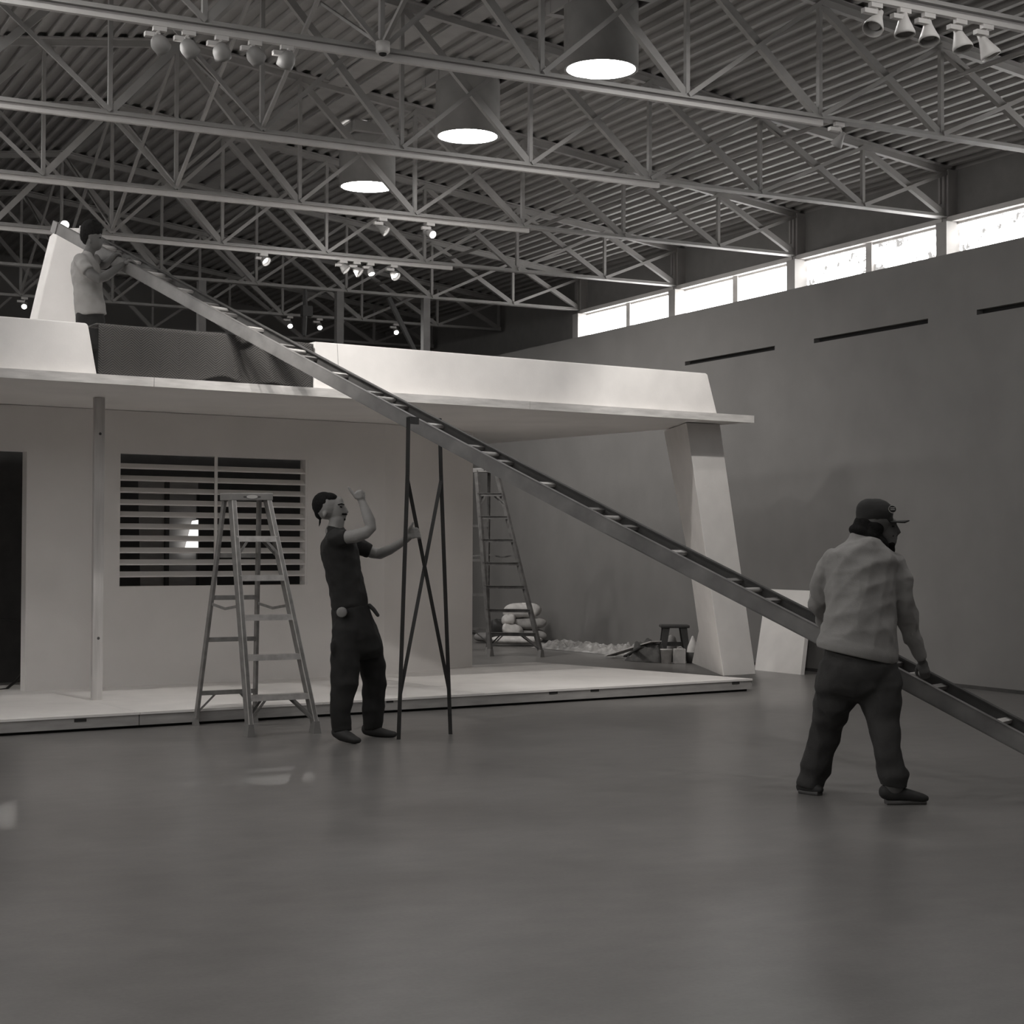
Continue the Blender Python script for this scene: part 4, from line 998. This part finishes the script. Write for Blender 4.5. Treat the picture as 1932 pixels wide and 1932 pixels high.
blob(c, 'hair', M_HAIR, m2, 0.008, 3)
c = MB(); g.ell(c, 1676, 1024, 0.05, 14, 13, 1.25); g.ell(c, 1681, 1036, 0.05, 8, 11, 1.2, 8); g.chain(c, [(1650, 1006, -0.035, 5), (1659, 1018, -0.038, 7), (1670, 1028, -0.03, 8)], 10); g.chain(c, [(1684, 1011, 0.0, 2.6), (1691, 1011, 0.04, 2.6), (1691, 1011, 0.06, 2.6)], 8)
blob(c, 'beard', M_HAIR, m2, 0.007, 3)
c = MB(); g.ell(c, 1685, 993, -0.005, 2.8, 1.8, 1.0); blob(c, 'eye', M_HAIR, m2, 0.003, 0)

# ------------------------------------------------------------------ boy on the roof
g = Fig(13.75)
rz = RT
m3 = thing('person', np.array([*g.P(168, 700)[:2], rz]), 'boy in a grey t-shirt standing on the roof and steadying the ladder', 'person')
yb = 966-0  # roof level in the picture is found from the height
def yroof(x):
    lo, hi = 600.0, 900.0
    for _ in range(30):
        md = (lo+hi)/2
        if g.P(x, md)[2] > rz: lo = md
        else: hi = md
    return lo
yr = yroof(165)
torso = [(165, 479, 0, 12, 1.1), (163, 487, 0, 21, 1.3), (161, 498, 0, 26.5, 1.2), (162, 514, 0, 28, 1.0), (164, 535, 0, 28, 0.95), (167, 558, 0, 28, 0.95), (170, 580, 0, 29, 0.95), (172, 596, 0, 29.5, 0.95)]
armN = [(156, 494, -0.08, 7), (161, 504, -0.14, 9), (173, 518, -0.18, 10), (187, 526, -0.18, 9.5), (200, 521, -0.15, 9), (216, 510, -0.09, 7.6), (230, 500, -0.04, 6)]
armF = [(176, 490, 0.10, 8), (186, 500, 0.16, 9), (198, 500, 0.16, 8), (210, 489, 0.10, 6.5), (216, 482, 0.06, 5.5)]
legs = [[(158, 600, -0.05, 17, 1), (156, 660, -0.06, 14), (155, 720, -0.06, 12), (154, yr-14, -0.06, 11)], [(182, 600, 0.07, 17, 1), (184, 660, 0.08, 14), (185, 720, 0.08, 12), (185, yr-14, 0.08, 11)]]
b = MB(); g.chain(b, torso, scale=0.7); g.chain(b, armN, 14); g.chain(b, armF, 14)
for l in legs: g.chain(b, l, scale=0.75)
g.chain(b, [(166, 481, 0, 11), (170, 470, 0, 10.5)])
g.ell(b, 173, 442, 0, 19, 24, 0.9); g.ell(b, 178, 456, 0, 16, 18, 0.9, 8); g.ell(b, 182, 465, 0, 9, 8, 1.0); g.chain(b, [(191, 449, 0, 2), (194.5, 455, 0, 2.6), (191, 457.5, 0, 2.2)], 8); g.ell(b, 191, 461.5, 0, 2.6, 1.6, 1.8)
g.ell(b, 170, 455, -0.085, 3.4, 5.5, 0.5)
g.ell(b, 239, 495, -0.02, 7.5, 5, 0.8, -28)
for k in range(4): g.chain(b, [(243, 491+k*1.8, -0.045+k*0.02, 2.6), (250, 492.5+k*1.7, -0.05+k*0.02, 2.5), (256, 497+k*1.2, -0.04+k*0.02, 2.3), (258, 501+k*0.6, -0.02+k*0.02, 2.0)], 8)
g.chain(b, [(236, 492, 0.0, 2.8), (241, 487, 0.03, 2.5), (247, 487, 0.04, 2.1)], 8)
g.ell(b, 220, 479, 0.04, 5.5, 4.2, 0.8)
for k in range(4): g.chain(b, [(221, 477.5+k*1.2, 0.02+k*0.015, 2.2), (226, 478+k*1.2, 0.015+k*0.015, 2.1), (228.5, 481+k, 0.02+k*0.015, 1.8)], 8)
g.chain(b, [(217, 477, 0.05, 2.3), (219, 473.5, 0.06, 2.0), (222, 472.5, 0.06, 1.7)], 8)
blob(b, 'body', M_SKIN3, m3, 0.007, 3)
c = MB(); g.chain(c, torso, 24, (True, False)); g.chain(c, [(153, 492, -0.09, 16), (160, 503, -0.145, 15), (168, 513, -0.17, 13.5)], 16, (True, False)); g.chain(c, [(175, 490, 0.11, 15), (184, 499, 0.15, 12.5)], 14, (True, False))
blob(c, 'shirt', M_TSHIRT, m3, 0.010, 4, 0.009, 0.14, seed=31, fade=3.28)
c = MB(); g.chain(c, [(171, 590, 0, 26, 0.95), (171, 612, 0, 27, 0.9), (170, 640, 0, 27, 0.85)], 20)
for l in legs: g.chain(c, l, 18, (True, False))
blob(c, 'trousers', M_JEAN1, m3, 0.011, 4, 0.006, 0.14, seed=33)
for l in legs:
    x, _, dd = l[-1][:3]
    c = MB(); g.chain(c, [(x-4, yr-9, dd, 10), (x+8, yr-7, dd-0.02, 9), (x+22, yr-4, dd-0.04, 6)]); blob(c, 'shoe', M_SHOE, m3, 0.009, 2, zmin=rz)
c = MB(); g.ell(c, 172.5, 434, 0, 21.8, 21, 0.98); g.ell(c, 166, 443, 0, 16, 20, 1.15); g.ell(c, 182, 429, 0, 12, 12, 1.4)
blob(c, 'hair', M_HAIR, m3, 0.008, 3, 0.004, 0.05, seed=4)
c = MB(); g.ell(c, 189, 448.5, -0.045, 2.0, 1.2, 1.0); blob(c, 'eye', M_HAIR, m3, 0.003, 0)
